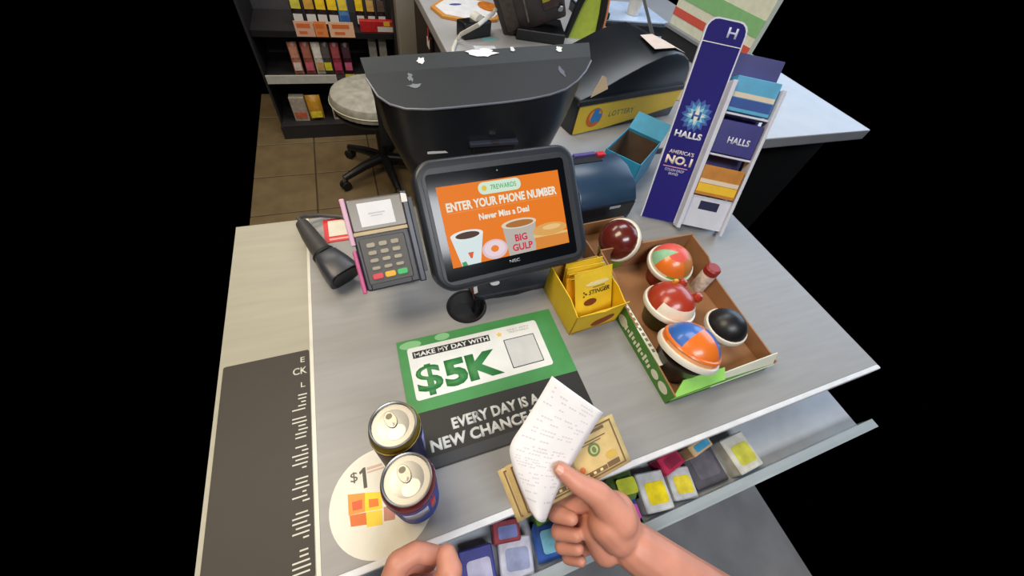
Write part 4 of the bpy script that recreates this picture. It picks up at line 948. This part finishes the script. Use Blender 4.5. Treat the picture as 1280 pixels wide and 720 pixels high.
# bottom row
zz = SHELF[0][0] + .009; yy2 = SHELF[0][1] + .07
for x_, w_, rgb, rgb2, l_, kd in ((378, 0.085, (168, 158, 144), (196, 100, 70), 'beige box with red label at the left of the bottom shelf', 'box'), (397, 0.085, (206, 150, 50), (226, 206, 60), 'golden snack bag standing on the bottom shelf', 'bag'), (425, 0.07, (196, 190, 180), (70, 66, 64), 'white pack on the bottom shelf behind the chair', 'box'), (452, 0.06, (70, 48, 46), (206, 50, 60), 'dark pack with a red label on the bottom shelf behind the chair', 'box')):
    X = PY(x_, 145, yy2).x
    snack('snack_pack', 'pack', X, yy2, zz, w_, 0.15, 0.05, sc_('b%d' % x_, rgb), sc_('c%d' % x_, rgb2), l_, 'packs on the bottom shelf', kind=kd, lean=0.05 if kd == 'bag' else 0.0)

# ================================================================== OFFICE CHAIR
oc = thing('office_chair', 'black office chair with a grey quilted seat behind the counter', 'chair', (0.075, 2.06, 0), (0, 0, 0.0))
MB().lathe([(0.028, 0.085), (0.035, 0.13), (0.024, 0.14), (0.024, 0.40), (0.05, 0.41)], 20).build('column', BLACKP, oc, smooth=True)
for k in range(5):
    a_ = math.radians(207 + 72 * k); ca, sa = math.cos(a_), math.sin(a_)
    lg = MB().tube([(0.02 * ca, 0.02 * sa, 0.115), (0.13 * ca, 0.13 * sa, 0.105), (0.27 * ca, 0.27 * sa, 0.075)], [0.030, 0.025, 0.018], 10).build('leg', BLACKP, oc, smooth=True)
    cs = MB()
    for s_ in (-1, 1):
        cs.lathe([(0.0, -0.009), (0.026, -0.009), (0.028, 0), (0.026, 0.009), (0, 0.009)], 16, T(0.272 * ca - s_ * sa * .014, 0.272 * sa + s_ * ca * .014, 0.028) @ Matrix.Rotation(a_, 4, 'Z') @ Matrix.Rotation(PI / 2, 4, 'X'))
    cs.build('caster', RUBBER, lg, smooth=True)
    MB().tube([(0.272 * ca, 0.272 * sa, 0.03), (0.272 * ca, 0.272 * sa, 0.08)], 0.010, 8).build('caster_stem', STEEL, lg)
seatm = mat('quilted_grey', (168, 164, 152), 0.85, var=0.22, scale=26, bump=0.5)
MB().lathe([(0.0, 0.42), (0.18, 0.42), (0.215, 0.44), (0.222, 0.47), (0.21, 0.50), (0.17, 0.518), (0.0, 0.522)], 36).build('seat', seatm, oc, smooth=True)
MB().lathe([(0.15, 0.40), (0.205, 0.405), (0.212, 0.42), (0.15, 0.425)], 36).build('seat_pan', BLACKP, oc, smooth=True)
MB().lathe([(0.2205, 0.462), (0.2255, 0.466), (0.2205, 0.470)], 36, cap=False).build('piping', mat('piping_cream', (196, 190, 160), 0.7), oc)

# ================================================================== CANDY ON THE FRONT LEDGE
ZS = 0.7992
def ledge(x, y_, w_, d_, h_, rgb, rgb2, label, yaw=0.0, kind='box', z=ZS):
    t = thing('candy_pack', label, 'candy pack', (x, y_, z), (0, 0, yaw), 'candy packs on the front ledge')
    if kind == 'box': MB().box((0, 0, h_ / 2), (w_, d_, h_)).build('pack', sc_('k%d_%d_%d' % rgb, rgb), t, bevel=0.002, seg=1)
    else:
        rt = []; rb = []
        for i in range(7):
            u = i / 6; a_ = []; b2 = []
            for j in range(6):
                v = j / 5; q_ = h_ / 2 * (math.sin(PI * u) * math.sin(PI * v)) ** .5
                a_.append(((u - .5) * w_, (v - .5) * d_, h_ / 2 + q_)); b2.append(((u - .5) * w_, (v - .5) * d_, h_ / 2 - q_))
            rt.append(a_); rb.append(b2)
        MB().grid(rt).grid(rb).build('pouch', sc_('k%d_%d_%d' % rgb, rgb), t, smooth=True)
    flat('top_label', rrect(w_ * .7, d_ * .55, min(w_, d_) * .1, 3, 0.002, -d_ * .05), h_ + .0002, sc_('k%d_%d_%d' % rgb2, rgb2), t, 0.0005)
    return t
LG = ((0.035, -0.030, 0.050, 0.055, 0.028, (66, 70, 150), (196, 196, 226), 'violet candy pack with pale label below the two cans', 'box'),
      (0.092, -0.034, 0.050, 0.050, 0.03, (196, 200, 220), (150, 160, 200), 'pale lilac candy pack on the ledge left of the hand', 'box'),
      (0.088, 0.008, 0.042, 0.03, 0.034, (150, 60, 70), (120, 130, 190), 'dull red candy pack tucked under the counter edge', 'box'),
      (0.150, -0.030, 0.048, 0.055, 0.030, (58, 96, 176), (120, 190, 216), 'blue candy pouch on the ledge just below the bills', 'pouch'),
      (0.158, 0.012, 0.045, 0.028, 0.034, (110, 164, 52), (190, 210, 90), 'green candy pack tucked under the bills', 'box'),
      (0.300, 0.004, 0.050, 0.045, 0.036, (96, 128, 70), (196, 206, 60), 'olive green candy pouch right of the wrist', 'pouch'),
      (0.290, -0.040, 0.048, 0.040, 0.024, (58, 92, 190), (216, 90, 190), 'blue pouch with magenta label at the acrylic lip', 'pouch'),
      (0.348, -0.020, 0.052, 0.060, 0.030, (198, 202, 206), (232, 214, 30), 'silver candy pack with bright yellow label', 'box'),
      (0.405, -0.032, 0.046, 0.050, 0.026, (190, 196, 204), (222, 206, 60), 'grey candy pack with a pale yellow label', 'box'),
      (0.400, 0.012, 0.046, 0.030, 0.038, (190, 48, 86), (150, 40, 70), 'crimson candy pack under the counter edge', 'box'),
      (0.470, -0.010, 0.070, 0.075, 0.016, (84, 82, 92), (100, 98, 110), 'flat charcoal pack on the ledge', 'box'),
      (0.462, 0.016, 0.05, 0.02, 0.05, (206, 176, 130), (70, 160, 200), 'tan and turquoise pack upright behind the charcoal pack', 'box'),
      (0.545, -0.018, 0.056, 0.062, 0.034, (206, 206, 196), (206, 206, 80), 'cream candy pack with lime label at the right of the ledge', 'box'))
for a in LG: ledge(a[0], a[1] + (0.007 if a[1] < -.028 else 0), *a[2:7], a[7], random.uniform(-.2, .2), a[8])
for k, (x_, rgb) in enumerate(((0.345, (226, 228, 220)), (0.56, (238, 240, 244)))):
    MB().box((x_, -0.0687, 0.819), (0.05, 0.001, 0.022), CM).build('price_tag', ink(rgb), cnt)

# ================================================================== BILLS AND RECEIPT
def bill(c, e, label, dz):
    M = T(*c) @ Euler(e).to_matrix().to_4x4() @ T(0, 0, dz)
    t = thing('banknote', label, 'banknote', M=M, group='banknotes in the hand')
    bw_, bh_ = 0.156, 0.066
    def bend(x, y): return 0.004 * math.sin(x * 16 + .6) + 0.0015 * math.sin(y * 30)
    def sheet(n, x0, x1, y0, y1, m, dz_, th_=0.0003, nx=12, ny=5):
        rows = [[(x0 + (x1 - x0) * j / nx, y0 + (y1 - y0) * i / ny, bend(x0 + (x1 - x0) * j / nx, y0 + (y1 - y0) * i / ny) + dz_) for j in range(nx + 1)] for i in range(ny + 1)]
        return MB().grid(rows).build(n, m, t, solid=th_, smooth=True)
    paper = mat('banknote_paper', (206, 180, 122), 0.7, var=0.12, scale=60)
    sheet('note', -bw_ / 2, bw_ / 2, -bh_ / 2, bh_ / 2, paper, 0)
    brn = ink((112, 84, 44)); pale = mat('banknote_field', (214, 190, 132), 0.7, var=0.15, scale=120)
    fr = MB()
    for x0, x1, y0, y1 in ((-0.072, 0.072, -0.0295, -0.0275), (-0.072, 0.072, 0.0275, 0.0295), (-0.072, -0.070, -0.0295, 0.0295), (0.070, 0.072, -0.0295, 0.0295), (-0.05, 0.045, -0.026, -0.0205), (0.046, 0.064, -0.026, -0.0195), (-0.062, 0.06, 0.0225, 0.0262), (-0.03, 0.03, 0.019, 0.0205), (0.02, 0.058, 0.0145, 0.0158), (0.022, 0.05, 0.0115, 0.0125)):
        n_ = 10
        rows = [[(x0 + (x1 - x0) * j / n_, y, bend(x0 + (x1 - x0) * j / n_, y) + .0004) for j in range(n_ + 1)] for y in (y0, y1)]
        fr.grid(rows)
    fr.build('engraved_frame', brn, t, solid=0.0002)
    lt = MB()
    for k in range(9):
        x0 = -0.046 + .010 * k; lt.grid([[(x0, y, bend(x0, y) + .0007), (x0 + .004, y, bend(x0 + .004, y) + .0007)] for y in (-0.0248, -0.0217)])
    lt.build('engraved_marks', mat('note_cream', (224, 204, 150), 0.7), t, solid=0.0002)
    for rx, ry, rgb, d_ in ((0.0085, 0.0085, (96, 120, 62), .0006), (0.0055, 0.0055, (190, 184, 120), .0009), (0.003, 0.004, (96, 120, 62), .0012)):
        cxx, cyy = 0.036, 0.003
        vs = [(x, y, bend(x, y) + d_) for x, y in ell(cxx, cyy, rx, ry, 20)]
        MB().add(vs, [tuple(range(20))]).build('seal', ink(rgb), t, solid=0.0002)
    vs = [(x, y, bend(x, y) + .0006) for x, y in ell(0.056, -0.012, 0.008, 0.005, 14)]
    MB().add(vs, [tuple(range(14))]).build('gold_mark', ink((206, 170, 70)), t, solid=0.0002)
    vs = [(x, y, bend(x, y) + .0006) for x, y in ell(0.012, -0.014, 0.004, 0.004, 8)]
    MB().add(vs, [tuple(range(8))]).build('orange_mark', ink((206, 112, 60)), t, solid=0.0002)
    # portrait oval, mostly under the receipt
    vs = [(x, y, bend(x, y) + .0006) for x, y in ell(-0.012, 0.0, 0.017, 0.022, 24)]
    MB().add(vs, [tuple(range(24))]).build('oval_field', ink((176, 156, 108)), t, solid=0.0002)
    return t
bill((0.1665, 0.0475, 0.998), (0.42, -0.12, 0.110), 'tan banknote with green seal, upper of the two held in the hand', 0.0)
bill((0.157, 0.0455, 0.998), (0.42, -0.12, 0.125), 'tan banknote peeping out at the left under the other one', -0.005)

RC = [((690, 470), (754, 516), .452, .458), ((674, 497), (743, 533), .448, .455), ((655, 528), (731, 553), .443, .452), ((638, 556), (718, 575), .436, .449), ((640, 580), (708, 592), .433, .446), ((650, 610), (696, 617), .432, .440), ((663, 640), (682, 652), .432, .436)]
def cr(a, b, c, d, t_):
    return 0.5 * ((2 * b) + (c - a) * t_ + (2 * a - 5 * b + 4 * c - d) * t_ ** 2 + (3 * b - a - 3 * c + d) * t_ ** 3)
Lp = [PD(r[0][0], r[0][1], r[2]) for r in RC]; Rp = [PD(r[1][0], r[1][1], r[3]) for r in RC]
def along(arr, s):
    s = s * (len(arr) - 1); i = min(int(s), len(arr) - 2); t_ = s - i
    g_ = lambda k: arr[max(0, min(len(arr) - 1, k))]
    return cr(g_(i - 1), g_(i), g_(i + 1), g_(i + 2), t_)
def rpt(u, v, lift=0.0):
    l = along(Lp, v); r = along(Rp, v); q = l.lerp(r, u)
    return q + BACK * (lift + 0.006 * math.sin(PI * u) * (0.4 + v))
rorg = rpt(.5, .5)
rcpt = thing('receipt', 'white paper till receipt held under the thumb above the banknotes', 'receipt', rorg)
MB().grid([[rpt(j / 10, i / 28) - rorg for j in range(11)] for i in range(29)]).build('paper', mat('thermal_paper', (232, 230, 232), 0.6, var=0.04), rcpt, smooth=True, solid=0.0002)
pl = MB()
v_ = 0.06
while v_ < 0.9:
    segs = random.choice((((0.12, 0.42), (0.62, 0.9)), ((0.1, 0.66),), ((0.3, 0.8),), ((0.08, 0.3), (0.36, 0.5), (0.75, 0.9)), ((0.15, 0.85),)))
    for u0, u1 in segs:
        n_ = max(2, int((u1 - u0) * 22))
        for k in range(n_):
            if random.random() < .25: continue
            ua = u0 + (u1 - u0) * k / n_; ub_ = ua + (u1 - u0) / n_ * .7
            pl.add([rpt(ua, v_, .0004) - rorg, rpt(ub_, v_, .0004) - rorg, rpt(ub_, v_ + .009, .0004) - rorg, rpt(ua, v_ + .009, .0004) - rorg], [(0, 1, 2, 3)])
    v_ += random.choice((0.026, 0.03, 0.05))
pl.build('faint_printing', mat('thermal_ink', (206, 202, 208), 0.6), rcpt)

# ================================================================== PERSON: two hands and forearms
skin = mat('skin', (206, 142, 120), 0.5, var=0.10, scale=28, bump=0.06)
nt = skin.node_tree; pbs = nt.nodes['Principled BSDF']
pbs.inputs['Subsurface Weight'].default_value = 0.12; pbs.inputs['Subsurface Radius'].default_value = (0.01, 0.004, 0.002)
pbs.inputs['Subsurface Scale'].default_value = 0.5
nailm = mat('nail', (226, 168, 148), 0.3, var=0.03)
per = thing('person', 'person reaching over the counter, right hand holding receipt and banknotes', 'person', (0.25, -0.25, 0))
PO = Vector((0.25, -0.25, 0))
def capsule(b_, p0, p1, r0, r1, n=14, m=5):
    d = p1 - p0; L = d.length; z = d.normalized(); x = z.orthogonal().normalized(); y = z.cross(x)
    rows = []
    for i in range(m + 1):
        a_ = PI / 2 * (1 - i / m); rows.append((-r0 * math.sin(a_), r0 * math.cos(a_)))
    for i in range(m + 1):
        a_ = PI / 2 * i / m; rows.append((L + r1 * math.sin(a_), r1 * math.cos(a_)))
    vs = []
    for h_, r_ in rows:
        for k in range(n):
            t_ = 2 * PI * k / n; vs.append(p0 + z * h_ + (x * math.cos(t_) + y * math.sin(t_)) * max(r_, 1e-5))
    fs = [(i * n + k, i * n + (k + 1) % n, (i + 1) * n + (k + 1) % n, (i + 1) * n + k) for i in range(len(rows) - 1) for k in range(n)]
    fs += [tuple(range(n - 1, -1, -1)), tuple((len(rows) - 1) * n + k for k in range(n))]
    b_.add(vs, fs)
def chain(b_, pts_, rad):
    for i in range(len(pts_) - 1): capsule(b_, pts_[i], pts_[i + 1], rad[i], rad[i + 1])
def flesh(name, b_, parent, voxel=0.0022, smooth=9):
    me = bpy.data.meshes.new(name); me.from_pydata([tuple(v - PO) for v in b_.v], [], b_.f)
    o = bpy.data.objects.new(name, me); col.objects.link(o)
    r = o.modifiers.new('r', 'REMESH'); r.mode = 'VOXEL'; r.voxel_size = voxel
    s_ = o.modifiers.new('s', 'SMOOTH'); s_.iterations = smooth; s_.factor = 0.5
    dg_ = bpy.context.evaluated_depsgraph_get(); m2 = bpy.data.meshes.new_from_object(o.evaluated_get(dg_))
    o.modifiers.clear(); o.data = m2; m2.materials.clear(); m2.materials.append(skin)
    for p_ in m2.polygons: p_.use_smooth = True
    o.parent = parent
    return o
def nail(parent, c, along_, out, L, W):
    al = along_.normalized(); ou = (out - al * out.dot(al)).normalized(); sd_ = al.cross(ou)
    rows = []
    for i in range(6):
        v = i / 5 - .5; r_ = []
        for j in range(7):
            u = j / 6 - .5; wv = W * (1 - 0.35 * max(0, v) ** 2 * 4)
            r_.append(c - PO + al * (v * L) + sd_ * (u * wv) - ou * (abs(u) ** 2 * W * .9))
        rows.append(r_)
    return MB().grid(rows).build('fingernail', nailm, parent, smooth=True, solid=0.0006)
# ---- right arm
b_ = MB()
def Q(x, y, d): return PD(x, y, d)
wrist = Q(792, 682, .462); 
elbow = wrist + (RIGHT * 0.80 - UP * 0.58 - BACK * 0.06).normalized() * 0.25
shoulder = Vector((0.30, -0.36, 1.30))
chain(b_, [wrist, wrist.lerp(elbow, .35), wrist.lerp(elbow, .75), elbow], [0.0295, 0.034, 0.041, 0.040])
chain(b_, [elbow, elbow.lerp(shoulder, .5), shoulder], [0.041, 0.047, 0.052])
capsule(b_, wrist + UP * .006 - RIGHT * .004, Q(806, 690, .468), 0.024, 0.026)
# palm: metacarpal wedges
mcp = [Q(748, 622, .462), Q(744, 640, .478), Q(744, 660, .490), Q(748, 678, .498)]
for k, m_ in enumerate(mcp):
    capsule(b_, wrist.lerp(m_, .1), m_, 0.024, (0.0145, 0.0145, 0.0135, 0.0125)[k])
capsule(b_, Q(770, 640, .458), Q(778, 662, .462), 0.025, 0.026)
capsule(b_, Q(758, 655, .448), Q(772, 668, .452), 0.023, 0.024)      # thenar mass
capsule(b_, Q(742, 660, .462), Q(756, 686, .468), 0.018, 0.020)      # heel side
# fingers: proximal goes left under the paper, middle towards the eye, tip back to the palm
FN = [([mcp[0], Q(702, 634, .482), Q(694, 642, .462), Q(714, 648, .449)], [.0135, .0115, .0108, .0092]),
      ([mcp[1], Q(704, 656, .492), Q(698, 665, .472), Q(720, 669, .458)], [.0135, .0115, .0106, .0090]),
      ([mcp[2], Q(708, 674, .500), Q(702, 683, .480), Q(722, 686, .466)], [.0125, .0108, .0100, .0086]),
      ([mcp[3], Q(716, 690, .506), Q(710, 697, .490), Q(726, 701, .476)], [.0115, .0098, .0090, .0078])]
for pts_, rad in FN: chain(b_, pts_, rad)
# thumb
thp = [Q(774, 650, .447), Q(748, 619, .440), Q(722, 604, .434), Q(702, 588, .434)]
chain(b_, thp, [0.0225, 0.0165, 0.0125, 0.0098])
capsule(b_, thp[1], mcp[0], 0.0145, 0.0135)
ra = flesh('arm', b_, per)
ra['label'] = 'right hand and forearm with thumb pressing the receipt'
td_ = (thp[3] - thp[2]).normalized()
nail(ra, thp[3] + BACK * 0.0088 + td_ * 0.002 + UP * .0015, td_, BACK + UP * .25, 0.0135, 0.0115)
# ---- left hand, at the lower left, fingers curled in a loose pinch
b_ = MB()
wl_ = Q(505, 800, .40)
el_ = Vector((-0.30, -0.34, 1.02)); shl = Vector((-0.20, -0.40, 1.30))
chain(b_, [wl_, wl_.lerp(el_, .4), el_], [0.029, 0.036, 0.041]); chain(b_, [el_, el_.lerp(shl, .5), shl], [0.041, 0.047, 0.052])
mc_ = [Q(486, 742, .375), Q(482, 752, .390), Q(486, 764, .404), Q(492, 776, .415)]
for k, m_ in enumerate(mc_): capsule(b_, wl_.lerp(m_, .1), m_, 0.022, 0.0145)
capsule(b_, Q(505, 770, .39), Q(515, 785, .395), 0.024, 0.025)
LF = [([mc_[0], Q(497, 704, .378), Q(520, 690, .388), Q(545, 694, .396)], [.0145, .0125, .0115, .010]),
      ([mc_[1], Q(494, 716, .402), Q(512, 702, .412), Q(536, 704, .416)], [.0140, .0118, .0110, .0095]),
      ([mc_[2], Q(500, 730, .416), Q(520, 718, .424), Q(538, 722, .426)], [.0130, .0110, .0100, .009]),
      ([mc_[3], Q(508, 746, .425), Q(524, 736, .430), Q(538, 740, .432)], [.0120, .0098, .0090, .008])]
for pts_, rad in LF: chain(b_, pts_, rad)
tl_ = [Q(528, 780, .385), Q(553, 742, .370), Q(562, 714, .366), Q(558, 694, .374)]
chain(b_, tl_, [0.022, 0.0165, 0.0135, 0.0108])
capsule(b_, tl_[0], mc_[0], 0.018, 0.014)
la = flesh('arm', b_, per)
la['label'] = 'left hand with thumb and finger in a loose pinch'
